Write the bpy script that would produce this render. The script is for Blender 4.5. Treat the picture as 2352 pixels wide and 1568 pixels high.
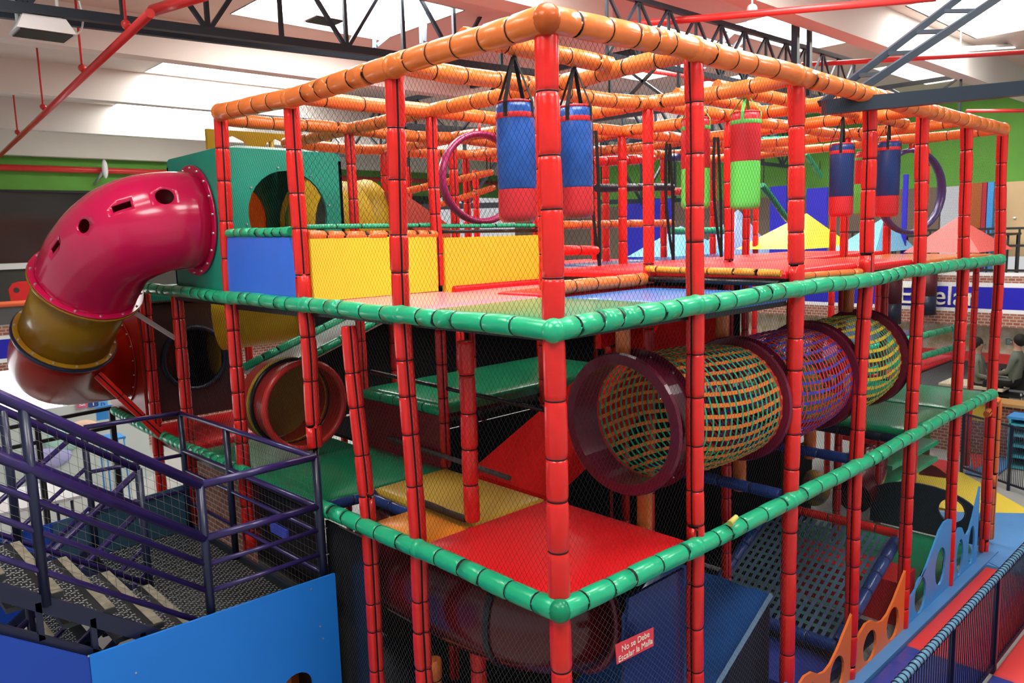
import bpy, bmesh, math, random
from mathutils import Vector, Matrix
random.seed(7)
PI = math.pi
sc = bpy.context.scene
C = sc.collection
for o in list(bpy.data.objects): bpy.data.objects.remove(o)

# ------------------------------------------------------------------ camera
CP = Vector((-2.7309, -2.6155, 3.8811))
YAW, PIT, ROL, FPX = 0.8175, 0.1351, -0.0296, 1788.28
FW = Vector((math.cos(YAW)*math.cos(PIT), math.sin(YAW)*math.cos(PIT), -math.sin(PIT)))
_r = Vector((math.sin(YAW), -math.cos(YAW), 0)); _u = _r.cross(FW)
RT = _r*math.cos(ROL) + _u*math.sin(ROL)
UP = -_r*math.sin(ROL) + _u*math.cos(ROL)
cd = bpy.data.cameras.new('camera'); cam = bpy.data.objects.new('camera', cd); C.objects.link(cam)
cam.matrix_world = Matrix(((RT.x, UP.x, -FW.x, CP.x), (RT.y, UP.y, -FW.y, CP.y), (RT.z, UP.z, -FW.z, CP.z), (0, 0, 0, 1)))
cd.sensor_width = 36; cd.lens = FPX/2352*36; cd.clip_start = .05; cd.clip_end = 200
cd.dof.use_dof = True; cd.dof.focus_distance = 4.6; cd.dof.aperture_fstop = 4.5
sc.camera = cam

# ------------------------------------------------------------------ world, light, exposure
w = bpy.data.worlds.new('world'); sc.world = w; w.use_nodes = True
bg = w.node_tree.nodes['Background']; bg.inputs[0].default_value = (.97, .97, 1, 1); bg.inputs[1].default_value = .42
sc.view_settings.view_transform = 'Standard'; sc.view_settings.look = 'None'
sc.view_settings.gamma = 1; sc.view_settings.exposure = .62; sc.view_settings.use_curve_mapping = False
sc.cycles.transparent_max_bounces = 8
SKY = 11.0       # strength of the daylight in the roof lights

def ray(u, v):
    return (FW + RT*((u-1176)/FPX) - UP*((v-784)/FPX))
def R(u, v, **k):
    """point where the sight line through a photo pixel meets a wall, floor or facade plane of the place"""
    d = ray(u, v); (a, val), = k.items(); i = 'xyz'.index(a)
    return CP + d*((val-CP[i])/d[i])

# ------------------------------------------------------------------ materials
def mat(name, col, rough=.5, metal=0, coat=0, bump=0, bscale=20, var=0, vscale=3, emit=0, alpha=1, trans=0, dirt=None):
    m = bpy.data.materials.new(name); m.use_nodes = True
    nt = m.node_tree; b = nt.nodes['Principled BSDF']
    b.inputs['Base Color'].default_value = (*col, 1)
    b.inputs['Roughness'].default_value = rough; b.inputs['Metallic'].default_value = metal
    b.inputs['Specular IOR Level'].default_value = .32 if not metal else .5
    b.inputs['Coat Weight'].default_value = coat*.8; b.inputs['Coat Roughness'].default_value = .12
    if emit: b.inputs['Emission Color'].default_value = (*col, 1); b.inputs['Emission Strength'].default_value = emit
    if trans: b.inputs['Transmission Weight'].default_value = trans
    tc = nt.nodes.new('ShaderNodeTexCoord')
    if var:
        n = nt.nodes.new('ShaderNodeTexNoise'); n.inputs['Scale'].default_value = vscale; n.inputs['Detail'].default_value = 4
        nt.links.new(tc.outputs['Object'], n.inputs['Vector'])
        r = nt.nodes.new('ShaderNodeValToRGB'); r.color_ramp.elements[0].position = .3; r.color_ramp.elements[1].position = .7
        d2 = dirt or tuple(c*(1-var) for c in col)
        r.color_ramp.elements[0].color = (*d2, 1); r.color_ramp.elements[1].color = (*col, 1)
        nt.links.new(n.outputs['Fac'], r.inputs['Fac']); nt.links.new(r.outputs['Color'], b.inputs['Base Color'])
    if bump:
        n = nt.nodes.new('ShaderNodeTexNoise'); n.inputs['Scale'].default_value = bscale; n.inputs['Detail'].default_value = 2
        nt.links.new(tc.outputs['Object'], n.inputs['Vector'])
        bp_ = nt.nodes.new('ShaderNodeBump'); bp_.inputs['Strength'].default_value = bump; bp_.inputs['Distance'].default_value = .02
        nt.links.new(n.outputs['Fac'], bp_.inputs['Height']); nt.links.new(bp_.outputs['Normal'], b.inputs['Normal'])
    return m
def translucent(m, k=.35):
    nt = m.node_tree; b = nt.nodes['Principled BSDF']; out = nt.nodes['Material Output']
    t = nt.nodes.new('ShaderNodeBsdfTranslucent'); t.inputs[0].default_value = b.inputs['Base Color'].default_value
    x = nt.nodes.new('ShaderNodeMixShader'); x.inputs[0].default_value = k
    nt.links.new(b.outputs[0], x.inputs[1]); nt.links.new(t.outputs[0], x.inputs[2]); nt.links.new(x.outputs[0], out.inputs[0]); return m
def brick_mat(name):
    m = mat(name, (.3, .1, .06), .85); nt = m.node_tree; b = nt.nodes['Principled BSDF']
    tc = nt.nodes.new('ShaderNodeTexCoord'); mp = nt.nodes.new('ShaderNodeMapping')
    sx = nt.nodes.new('ShaderNodeSeparateXYZ'); ad = nt.nodes.new('ShaderNodeMath'); cx = nt.nodes.new('ShaderNodeCombineXYZ')
    nt.links.new(tc.outputs['Object'], sx.inputs[0]); nt.links.new(sx.outputs[0], ad.inputs[0]); nt.links.new(sx.outputs[1], ad.inputs[1])
    nt.links.new(ad.outputs[0], cx.inputs[0]); nt.links.new(sx.outputs[2], cx.inputs[1])
    t = nt.nodes.new('ShaderNodeTexBrick'); t.inputs['Color1'].default_value = (.36, .13, .08, 1); t.inputs['Color2'].default_value = (.26, .08, .05, 1)
    t.inputs['Mortar'].default_value = (.45, .4, .34, 1); t.inputs['Scale'].default_value = 4.5; t.inputs['Mortar Size'].default_value = .03
    nt.links.new(cx.outputs[0], t.inputs['Vector']); nt.links.new(t.outputs['Color'], b.inputs['Base Color'])
    return m
RED = mat('red_vinyl', (.70, .014, .010), .3, coat=.35, bump=.25, bscale=14, var=.12, vscale=9)
RED2 = mat('red_mat_vinyl', (.74, .010, .014), .38, coat=.08, bump=.06, bscale=6)
REDS = mat('red_slope_vinyl', (.78, .012, .010), .9, bump=.03, bscale=6)
REDS.node_tree.nodes['Principled BSDF'].inputs['Specular IOR Level'].default_value = .04
STRAPB = mat('black_strap', (.008, .008, .009), .85)
GREEN = mat('green_vinyl', (.012, .40, .19), .3, coat=.4, bump=.3, bscale=14, var=.1, vscale=8)
GREEN2 = mat('green_mat_vinyl', (.010, .27, .12), .28, coat=.3, bump=.05, bscale=5, var=.15, vscale=2)
ORANGE = mat('orange_vinyl', (.72, .165, .03), .3, coat=.35, bump=.25, bscale=14, var=.12, vscale=7)
ORANGE2 = mat('orange_mat_vinyl', (.92, .30, .02), .35, coat=.2, bump=.05)
PINK2 = mat('pink_mat_vinyl', (.82, .22, .27), .3, coat=.3, bump=.05)
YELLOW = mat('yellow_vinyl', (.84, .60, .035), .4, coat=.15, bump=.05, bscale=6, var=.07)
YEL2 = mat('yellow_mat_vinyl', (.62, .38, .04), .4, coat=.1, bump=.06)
BLUE = mat('blue_vinyl', (.03, .16, .72), .38, coat=.2, bump=.08, bscale=6, var=.1)
BLUE2 = mat('blue_mat_vinyl', (.05, .22, .62), .28, coat=.3, bump=.06, bscale=6)
NAVY = mat('navy_vinyl', (.015, .045, .2), .3, coat=.3, bump=.25, bscale=14)
NAVYD = mat('dark_navy_foam', (.008, .014, .035), .45, coat=.15, bump=.1)
RAMPB = mat('blue_ramp_vinyl', (.016, .09, .30), .24, coat=.6, bump=.5, bscale=7, var=.25)
BLACK = mat('black_vinyl', (.006, .006, .009), .35, coat=.2, bump=.1)
CORD = mat('black_cord', (.012, .006, .01), .8)
NETB = mat('black_net_twine', (.010, .010, .011), .9)
NETW = mat('grey_net_twine', (.09, .09, .09), .8)
MAROON = mat('maroon_plastic', (.16, .006, .03), .28, coat=.4, var=.2, vscale=3)
PINK = mat('crimson_slide_plastic', (.56, .006, .07), .2, coat=.6, var=.22, vscale=1.3, bump=.03, bscale=3)
SYEL = mat('yellow_slide_plastic', (.46, .27, .012), .25, coat=.5, var=.25, vscale=1.6, dirt=(.42, .17, .012))
SRED = mat('red_slide_plastic', (.6, .022, .008), .28, coat=.5, var=.2, vscale=1.3)
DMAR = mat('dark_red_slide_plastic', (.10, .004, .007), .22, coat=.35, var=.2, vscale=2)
TEAL = mat('teal_green_plastic', (.008, .25, .17), .4, coat=.2, bump=.06, bscale=4, var=.1)
ORPL = mat('orange_plastic', (.85, .28, .01), .4)
YEPL = mat('yellow_plastic', (.6, .42, .03), .4, bump=.05)
BRPL = mat('dark_brown_plastic', (.05, .028, .032), .4)
PURP = mat('purple_paint', (.026, .014, .10), .32, coat=.4, var=.3, vscale=14)
PURPD = mat('dark_navy_paint', (.009, .012, .038), .4, coat=.3)
STEELD = mat('dark_slate_steel', (.018, .028, .042), .42, coat=.1)
STEELG = mat('grey_steel_paint', (.2, .25, .32), .4)
GALV = mat('galvanised_steel', (.5, .5, .5), .4, metal=.7)
BOLT = mat('zinc_bolt', (.5, .47, .45), .35, metal=.8)
PLATE = mat('black_checker_plate', (.015, .018, .02), .4, metal=.3)
LOZ = mat('worn_plate_lozenge', (.20, .21, .21), .4, metal=.3)
NOSE = mat('beige_tread_strip', (.25, .22, .16), .8, var=.4, vscale=20)
PANB = mat('bright_blue_board', (.012, .19, .68), .35, var=.12, vscale=1)
PANB2 = mat('deep_blue_board', (.012, .055, .36), .4)
PIPER = mat('red_pipe_paint', (.6, .03, .028), .35, coat=.2)
CEIL = mat('ceiling_panel', (.62, .55, .49), .7, var=.06, vscale=.6)
BEAMW = mat('white_beam_paint', (.66, .63, .58), .75, var=.05, vscale=.5)
GWALL = mat('lime_green_wall', (.13, .37, .055), .7, var=.1)
DARKG = mat('dark_window_glass', (.03, .03, .028), .08, coat=.3)
FRAMEW = mat('white_frame', (.75, .76, .76), .5)
FRAMED = mat('dark_frame', (.02, .02, .02), .5)
BRICK = brick_mat('red_brick')
SIGNB = mat('royal_blue_sign', (.02, .02, .42), .4)
CREAM = mat('cream_letter', (.82, .80, .68), .5)
FLOORM = mat('grey_hall_floor', (.36, .36, .34), .45, var=.12, vscale=1.5)
SKYL = mat('roof_light_daylight', (1, .99, .96), .5, emit=SKY)
DAYL = mat('daylight_glass', (.95, .98, 1), .5, emit=2.0)
TUBEL = mat('lamp_tube', (1, 1, .97), .5, emit=3)
LBLUE = mat('light_blue_board', (.06, .30, .68), .35)
ORBD = mat('orange_board', (.80, .17, .03), .4)
MATBL = mat('light_blue_floor_mat', (.09, .26, .55), .4, bump=.05, coat=.2, var=.15, vscale=2)
MATR = mat('red_floor_mat', (.68, .05, .05), .45, bump=.05, coat=.1)
MATN = mat('navy_floor_mat', (.04, .06, .32), .3, bump=.3, bscale=8, coat=.4)
MATY = mat('yellow_floor_mat', (.72, .55, .06), .5)
COILB = mat('steel_blue_hose', (.10, .24, .36), .35, coat=.3)
WHITE = mat('white_plastic', (.8, .8, .8), .4)
TAN = mat('tan_climbing_wall', (.62, .44, .24), .7, var=.08)
WOOD = mat('light_wood', (.5, .28, .1), .5)
TURQ = mat('turquoise_shelf', (.06, .40, .48), .5)
GBAG = mat('green_bag_vinyl', (.13, .62, .10), .4, bump=.05)
RBAG = mat('red_bag_vinyl', (.55, .02, .028), .4, coat=.1, bump=.08)
BBAG = mat('blue_bag_vinyl', (.016, .09, .38), .35, coat=.25, bump=.2, bscale=10, var=.3, vscale=14)
BBAGD = mat('dark_blue_bag_vinyl', (.008, .032, .14), .4, coat=.15, bump=.1)
GSTRAP = mat('green_strap', (.12, .5, .1), .7)
SRING = mat('purple_ring_plastic', (.05, .03, .14), .3, coat=.4)
MRING = mat('magenta_ring_plastic', (.30, .012, .09), .3, coat=.4)
SKIN = mat('skin', (.45, .25, .17), .6); HAIR = mat('dark_hair', (.01, .008, .007), .7)
CLOTH = mat('grey_green_cloth', (.12, .14, .11), .8); CLOTHB = mat('black_cloth', (.01, .01, .012), .8)
PEACH = mat('peach_mural', (.8, .55, .38), .6); PALEG = mat('pale_grey_wall', (.55, .62, .58), .6)
LILAC = mat('lilac_mural', (.45, .45, .75), .6)
WEBG = mat('dull_green_webbing', (.03, .13, .09), .7); WEBB = mat('dull_blue_webbing', (.06, .10, .18), .7)
WO = mat('orange_webbing', (.75, .2, .03), .6); WG = mat('green_webbing', (.02, .42, .2), .6)
WR = mat('red_webbing', (.68, .03, .03), .6); WB = mat('blue_webbing', (.05, .05, .4), .6); WY = mat('yellow_webbing', (.8, .5, .03), .6)

for _m in (SYEL, ORPL, YEPL, SRED): translucent(_m)
# ------------------------------------------------------------------ mesh collector
class MB:
    def __init__(s): s.v = []; s.f = []; s.m = []; s.sm = []; s.mats = []
    def mi(s, m):
        if m not in s.mats: s.mats.append(m)
        return s.mats.index(m)
    def face(s, idx, m, smooth=False): s.f.append(idx); s.m.append(s.mi(m)); s.sm.append(smooth)
    def poly(s, pts, m):
        b = len(s.v); s.v += [tuple(p) for p in pts]; s.face(list(range(b, b+len(pts))), m)
    def hexa(s, P, m):
        """8 corners: bottom 4 then top 4"""
        b = len(s.v); s.v += [tuple(p) for p in P]
        for q in ((3, 2, 1, 0), (4, 5, 6, 7), (0, 1, 5, 4), (1, 2, 6, 5), (2, 3, 7, 6), (3, 0, 4, 7)): s.face([b+i for i in q], m)
        return s
    def box(s, x0, x1, y0, y1, z0, z1, m):
        return s.hexa([(x0, y0, z0), (x1, y0, z0), (x1, y1, z0), (x0, y1, z0), (x0, y0, z1), (x1, y0, z1), (x1, y1, z1), (x0, y1, z1)], m)
    def slab(s, x0, x1, y0, y1, z0, z1, m, r=.03, puff=0):
        """soft mat: rounded edges, slightly domed"""
        xs = [x0, x0+r*.3, x0+r, *[x0+(x1-x0)*k/6 for k in range(1, 6)], x1-r, x1-r*.3, x1]
        ys = [y0, y0+r*.3, y0+r, *[y0+(y1-y0)*k/6 for k in range(1, 6)], y1-r, y1-r*.3, y1]
        def h(x, y):
            d = min(x-x0, x1-x, y-y0, y1-y)
            k = 0 if d <= 1e-6 else (.7 if d < r*.5 else 1)
            return z1-r*(1-k)+puff*math.sin(PI*(x-x0)/(x1-x0))*math.sin(PI*(y-y0)/(y1-y0))
        b = len(s.v); n = len(xs)
        for y in ys:
            for x in xs: s.v.append((x, y, h(x, y)))
        for j in range(len(ys)-1):
            for i in range(n-1):
                s.face([b+j*n+i, b+j*n+i+1, b+(j+1)*n+i+1, b+(j+1)*n+i], m, True)
        s.hexa([(x0, y0, z0), (x1, y0, z0), (x1, y1, z0), (x0, y1, z0), (x0, y0, z1-r), (x1, y0, z1-r), (x1, y1, z1-r), (x0, y1, z1-r)], m)
        return s
    def sweep(s, pts, rad, m, n=12, caps=True, smooth=True, ang=None, seam=None, m2=None, up0=None):
        """tube along pts; rad list or number; ang/seam: direction of a lacing gap shown in m2"""
        pts = [Vector(p) for p in pts]; N = len(pts)
        if not isinstance(rad, (list, tuple)): rad = [rad]*N
        d0 = (pts[1]-pts[0]).normalized()
        ref = Vector(up0) if up0 else (Vector((0, 0, 1)) if abs(d0.z) < .9 else Vector((1, 0, 0)))
        a = (ref - d0*ref.dot(d0)).normalized()
        b0 = len(s.v)
        for i, p in enumerate(pts):
            if i == 0: t = pts[1]-pts[0]
            elif i == N-1: t = pts[-1]-pts[-2]
            else: t = (pts[i+1]-pts[i]).normalized()+(pts[i]-pts[i-1]).normalized()
            t.normalize(); a = (a - t*a.dot(t)).normalized(); c = t.cross(a)
            for k in range(n):
                th = 2*PI*k/n; rr = rad[i]
                if seam and k in (0, 1): rr *= .72
                s.v.append(tuple(p + (a*math.cos(th) + c*math.sin(th))*rr))
        for i in range(N-1):
            for k in range(n):
                k2 = (k+1) % n
                mm = m2 if (seam and k == 0) else m
                s.face([b0+i*n+k, b0+i*n+k2, b0+(i+1)*n+k2, b0+(i+1)*n+k], mm, smooth)
        if caps:
            s.face([b0+k for k in range(n)][::-1], m); s.face([b0+(N-1)*n+k for k in range(n)], m)
        return s
    def cyl(s, p, q, r, m, n=12): return s.sweep([p, q], r, m, n)
    def bar(s, p, q, wd, ht, m, up=(0, 0, 1)):
        p, q = Vector(p), Vector(q); d = (q-p).normalized(); u = Vector(up); u = (u-d*u.dot(d))
        if u.length < 1e-4: u = Vector((1, 0, 0))-d*d.x
        u.normalize(); c = d.cross(u)
        P = [e+c*(a*wd/2)+u*(b*ht/2) for e in (p, q) for a, b in ((-1, -1), (1, -1), (1, 1), (-1, 1))]
        return s.hexa(P, m)
    def ring(s, c, ax, R_, r, m, n=24, k=6, rx=None, sq=1):
        """torus round axis ax; rx: tube half length along the axis"""
        c = Vector(c); ax = Vector(ax).normalized(); a = ax.orthogonal().normalized(); b = ax.cross(a); rx = rx or r
        b0 = len(s.v)
        for i in range(n):
            th = 2*PI*i/n; d = a*math.cos(th)+b*math.sin(th)
            for j in range(k):
                ph = 2*PI*(j+.5)/k; s.v.append(tuple(c+d*(R_+r*math.cos(ph))+ax*(rx*math.sin(ph))))
        for i in range(n):
            for j in range(k):
                s.face([b0+i*k+j, b0+((i+1) % n)*k+j, b0+((i+1) % n)*k+(j+1) % k, b0+i*k+(j+1) % k], m, k > 4)
        return s
    def ball(s, c, r, m, n=12, k=8, sz=1):
        b0 = len(s.v); c = Vector(c); rx, ry, rz = r if isinstance(r, (tuple, list)) else (r, r, r*sz)
        for j in range(1, k):
            ph = PI*j/k
            for i in range(n): s.v.append((c.x+rx*math.sin(ph)*math.cos(2*PI*i/n), c.y+ry*math.sin(ph)*math.sin(2*PI*i/n), c.z+rz*math.cos(ph)))
        s.v += [(c.x, c.y, c.z+rz), (c.x, c.y, c.z-rz)]; t = b0+(k-1)*n
        for j in range(k-2):
            for i in range(n): s.face([b0+j*n+i, b0+(j+1)*n+i, b0+(j+1)*n+(i+1) % n, b0+j*n+(i+1) % n], m, True)
        for i in range(n):
            s.face([t, b0+i, b0+(i+1) % n], m, True); s.face([t+1, b0+(k-2)*n+(i+1) % n, b0+(k-2)*n+i], m, True)
        return s
    def lathe(s, c, prof, m, n=24, ax=None):
        """prof: list of (radius, height) round vertical axis"""
        b0 = len(s.v)
        for r, h in prof:
            for i in range(n): s.v.append((c[0]+r*math.cos(2*PI*i/n), c[1]+r*math.sin(2*PI*i/n), c[2]+h))
        for j in range(len(prof)-1):
            for i in range(n): s.face([b0+j*n+i, b0+j*n+(i+1) % n, b0+(j+1)*n+(i+1) % n, b0+(j+1)*n+i], m, True)
        return s
    def strap(s, pts, nrm, wd, th, m):
        """flat webbing band"""
        pts = [Vector(p) for p in pts]; N = len(pts); b0 = len(s.v)
        for i, p in enumerate(pts):
            t = (pts[min(i+1, N-1)]-pts[max(i-1, 0)]).normalized(); nn = Vector(nrm[i] if isinstance(nrm, list) else nrm)
            nn = (nn-t*nn.dot(t)).normalized(); c = t.cross(nn)
            for a, b in ((-1, -1), (1, -1), (1, 1), (-1, 1)): s.v.append(tuple(p+c*(a*wd/2)+nn*(b*th/2)))
        for i in range(N-1):
            for k in range(4): s.face([b0+i*4+k, b0+i*4+(k+1) % 4, b0+(i+1)*4+(k+1) % 4, b0+(i+1)*4+k], m)
        s.face([b0+3, b0+2, b0+1, b0], m); s.face([b0+(N-1)*4+k for k in range(4)], m)
        return s
    def extrude(s, outline, holes, O, U, V, T, m):
        """flat board with holes; outline in (u,v) metres, origin O, axes U,V, thickness vector T"""
        bm = bmesh.new(); O, U, V, T = Vector(O), Vector(U), Vector(V), Vector(T)
        loops = [outline]+holes; edges = []
        for lp in loops:
            vs = [bm.verts.new(O+U*a+V*b) for a, b in lp]
            edges += [bm.edges.new((vs[i], vs[(i+1) % len(vs)])) for i in range(len(vs))]
        r = bmesh.ops.triangle_fill(bm, use_beauty=True, use_dissolve=False, edges=edges)
        fs = [g for g in r['geom'] if isinstance(g, bmesh.types.BMFace)]
        bm.verts.ensure_lookup_table(); bm.verts.index_update()
        b0 = len(s.v); n = len(bm.verts)
        for v in bm.verts: s.v.append(tuple(v.co))
        for v in bm.verts: s.v.append(tuple(v.co+T))
        for f in fs:
            ix = [v.index for v in f.verts]
            s.face([b0+i for i in ix], m); s.face([b0+n+i for i in ix[::-1]], m)
        k = 0
        for lp in loops:
            L = len(lp)
            for i in range(L): s.face([b0+k+i, b0+k+(i+1) % L, b0+n+k+(i+1) % L, b0+n+k+i], m)
            k += L
        bm.free(); return s
    def obj(s, name, parent=None):
        me = bpy.data.meshes.new(name); me.from_pydata(s.v, [], s.f)
        for m in s.mats: me.materials.append(m)
        me.polygons.foreach_set('material_index', s.m); me.polygons.foreach_set('use_smooth', s.sm); me.update()
        bm = bmesh.new(); bm.from_mesh(me); bmesh.ops.recalc_face_normals(bm, faces=bm.faces[:]); bm.to_mesh(me); bm.free()
        o = bpy.data.objects.new(name, me); C.objects.link(o)
        if parent:
            o.parent = parent; o.matrix_parent_inverse = parent.matrix_basis.inverted()
        return o
def thing(name, label, cat, loc=(0, 0, 0), group=None):
    o = bpy.data.objects.new(name, None); C.objects.link(o); o.location = loc; o.empty_display_size = .1
    o['label'] = label; o['category'] = cat; _chk(label)
    if group: o['group'] = group
    return o
def tag(o, label, cat, group=None, kind=None):
    _chk(label)
    o['label'] = label; o['category'] = cat
    if group: o['group'] = group
    if kind: o['kind'] = kind
    return o
def struct(name, mb): o = mb.obj(name); o['kind'] = 'structure'; return o
def plab(o, l): o['label'] = l; return o
def _chk(l):
    if len(l.split()) > 16: print('LONG', l)
def V3(*a): return Vector(a)
def bez(P, n=16):
    P = [Vector(p) for p in P]; out = []
    for i in range(n+1):
        t = i/n; out.append(P[0]*(1-t)**3+P[1]*3*t*(1-t)**2+P[2]*3*t*t*(1-t)+P[3]*t**3)
    return out
ORD = ['front corner', 'second', 'third', 'fourth', 'fifth', 'sixth', 'seventh', 'eighth', 'ninth']

# ------------------------------------------------------------------ padded tubes
def pad_mesh(P, Q, r, m, seam=None, lo=.16, hi=.30, sag=0, n=14, m2=None, ends=True, phase=None):
    """foam pad tied with cords; returns (pad MB, cord MB)"""
    P, Q = Vector(P), Vector(Q); L = (Q-P).length; d = (Q-P)/L
    pts, rad, ties = [0.0], [r*.88], []
    a = 0; first = True
    while a < L-1e-6:
        b = a+random.uniform(lo, hi)
        if L-b < lo*.6: b = L
        w_ = random.uniform(.97, 1.04)
        for f, k in ((.02, .93), (.10, w_), (.5, w_*1.015), (.90, w_), (.98, .93)):
            s_ = a+(b-a)*f; pts.append(s_); rad.append(r*k)
        if b < L:
            ties.append(len(pts)); pts += [b-.0038, b-.0034, b+.0034, b+.0038]; rad += [r*.90, r*.945, r*.945, r*.90]
        a = b
    pts.append(L); rad.append(r*.9)
    wob = [random.uniform(-1, 1)*r*.10 for _ in range(2)]; perp = Vector((0, 0, 1)) if abs(d.z) < .7 else Vector((1, -1, 0)).normalized()
    def at(s_):
        t = s_/L; return P+d*s_ + perp*(wob[0]*math.sin(2*PI*t)+wob[1]*math.sin(PI*t)*.7) - Vector((0, 0, sag*math.sin(PI*t)))
    mb = MB(); mb.sweep([at(s_) for s_ in pts], rad, m, n=n, seam=seam is not None, m2=m2 or CORD, up0=seam)
    ci = mb.mi(CORD)
    for q in ties:
        for rr_ in (q, q+1, q+2):
            for k in range(n): mb.m[rr_*n+k] = ci
    return mb, None
def padded(name, label, cat, segs, r, m, seam=None, group=None, lo=.16, hi=.30, sag=0, joints=(), jr=None, pipe=None, n=14):
    t = thing(name, label, cat, segs[0][0], group)
    for P, Q in segs:
        if (Vector(Q)-Vector(P)).length < .05: continue
        a, c = pad_mesh(P, Q, r, m, seam, lo, hi, sag, n)
        a.obj('foam_pad', t)
    for j in joints:
        jb = MB(); jb.ball(j, jr or r*1.28, m, 14, 10); jb.obj('joint_cover', t)
    if pipe:
        pb = MB(); pb.cyl(pipe[0], pipe[1], .021, pipe[2] if len(pipe) > 2 else BLACK, 10); pb.obj('pipe', t)
    return t
B = 1.2; A = 1.218
ZL = [0, 1.937, 3.435, 4.882]
def G(i, j, z): return Vector((i*B, j*A, z))

# measured joints on the two outer faces (x along the long face, y along the short one)
topR = [(1250, 42), (1592, 112), (1828, 172), (1998, 220), (2120, 252), (2220, 277), (2303, 297)]
midR = [(1265, 760), (1597, 700), (1830, 664), (1990, 643), (2112, 620), (2213, 606), (2296, 596)]
lowR = [(1280, 1405), (1598, 1256), (1815, 1150), (1965, 1072), (2090, 1003), (2195, 945), (2278, 905)]
topL = [(1250, 42), (905, 152), (668, 226), (506, 258)]
midL = [(1265, 760), (922, 722), (700, 700), (530, 684), (405, 668), (330, 662)]
lowL = [(1280, 1405), (962, 1260), (736, 1165)]
OFF = .045
def offR(u, v): return R(u, v, y=-OFF)
def offL(u, v): return R(u, v, x=-OFF)
TR = [offR(*p) for p in topR]; MR = [offR(*p) for p in midR]; LR = [offR(*p) for p in lowR]
TL = [offL(*p) for p in topL]; ML = [offL(*p) for p in midL]; LL = [offL(*p) for p in lowL]
CT = Vector((-OFF, -OFF, TR[0].z)); CM = Vector((-OFF, -OFF, MR[0].z)); CL = Vector((-OFF, -OFF, LR[0].z))
TR[0] = TL[0] = CT; MR[0] = ML[0] = CM; LR[0] = LL[0] = CL

def rails(nodes, m, r, word, face, colour, lo=.15, hi=.27):
    for i in range(len(nodes)-1):
        P, Q = nodes[i], nodes[i+1]
        bay = ['span at corner', 'second span', 'third span', 'fourth span', 'fifth span', 'last span'][i if i < len(nodes)-2 or i == 0 else 5]
        j = [P+(Q-P).normalized()*0.0]
        if i == len(nodes)-2: j.append(Q)
        padded('padded_rail', f'{colour} padded rail {word}, {face} face, {bay}', 'padded rail', [(P, Q)], r, m, None,
               f'{colour} rails {word}, {face} face', lo, hi, joints=j, jr=r*1.10)
rails(TR, ORANGE, .064, 'along the top', 'long right', 'orange')
rails(MR, GREEN, .056, 'at upper deck height', 'long right', 'green')
rails(LR, GREEN, .056, 'at lower deck height', 'long right', 'green')
rails(TL, ORANGE, .064, 'along the top', 'short left', 'orange')
rails(ML, GREEN, .052, 'at upper deck height', 'short left', 'green')
rails(LL, GREEN, .056, 'at lower deck height', 'short left', 'green')
low2 = [offL(u, v) for u, v in ((566, 1084), (430, 1028), (330, 980), (262, 942))]
for k in range(3):
    padded('padded_rail', f'loose green padded rail below the lower level, {["nearest", "middle", "farthest"][k]} piece beyond the landing', 'padded rail', [(low2[k], low2[k+1])], .05, GREEN, None, 'loose green rails', .1, .2)
# torn yellow foam showing in the low right rail
tb = MB(); pt = R(1686, 1196, y=-OFF-.05); tb.sweep([pt+V3(-.05, 0, -.005), pt+V3(.03, 0, .02)], [.022, .016], mat('torn_yellow_foam', (.55, .5, .12), .8), 10)
tag(tb.obj('torn_foam'), 'torn yellow foam end poking out of the low green rail, long right face', 'foam')

# ---- posts of the two outer faces
def post(nodes, label, r, seam, group, m=RED, extra=None, name='padded_post', pipe=None, joints=()):
    segs = []
    for a, b in zip(nodes[:-1], nodes[1:]):
        d = (b-a).normalized(); segs.append((a+d*.03, b-d*.03))
    return padded(name, label, 'padded post', segs, r, m, seam, group, .2, .33, pipe=pipe, n=20)
def flo(a, b, z=0.0):   # continue the line of a post to the floor
    return Vector((a.x, a.y, z))
for i in range(7):
    P3, P2, P1 = R(*topR[i], y=0), R(*midR[i], y=0), R(*lowR[i], y=0)
    if i == 0:
        P3, P2, P1 = V3(0, 0, P3.z), V3(0, 0, P2.z), V3(0, 0, P1.z)
        lab = 'red padded post at the near front corner of the play frame'
    else: lab = f'red padded post on the long right face, {ORD[i] if i < 6 else "last"} from the corner'
    P0 = V3(P1.x + (P1.x-P2.x)*.1, 0, .02)
    post([P3, P2, P1, P0], lab, .056 if i == 0 else .055, (-1, -.12, 0) if i in (1, 3, 4, 5, 6) else None, 'red posts on the long right face')
for j in range(1, 6):
    pts = []
    if j < 4: pts.append(R(*topL[j], x=0))
    if j < 6: pts.append(R(*midL[j], x=0))
    if j < 2: pts.append(R(*lowL[j], x=0)); pts.append(V3(0, pts[-1].y, .02))
    elif j == 2: pts.append(V3(0, j*A, 2.36))
    else: pts.append(V3(0, pts[-1].y, .9 if j > 3 else 1.95))
    if j == 3: pts[-1] = V3(0, pts[-1].y, 1.2)
    pipe = (V3(0, j*A, 2.4), V3(0, j*A, .1), BLACK) if j == 2 else None
    post(pts, f'red padded post on the short left face, {ORD[j]} from the corner', .055, (-.12, -1, 0), 'red posts on the short left face', pipe=pipe)
P = [R(800, 738, x=0), R(848, 1207, x=0)]; P.append(V3(0, P[-1].y, .02))
post(P, 'extra red padded post on the left face between second and third posts', .053, (-.12, -1, 0), None)
P = [R(1066, 772, y=A), R(1086, 1205, y=A)]; P.append(V3(P[1].x, A, .02))
post(P, 'red padded post inside the frame rising from the red lower deck beside the orange mat', .053, None, None)

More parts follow.
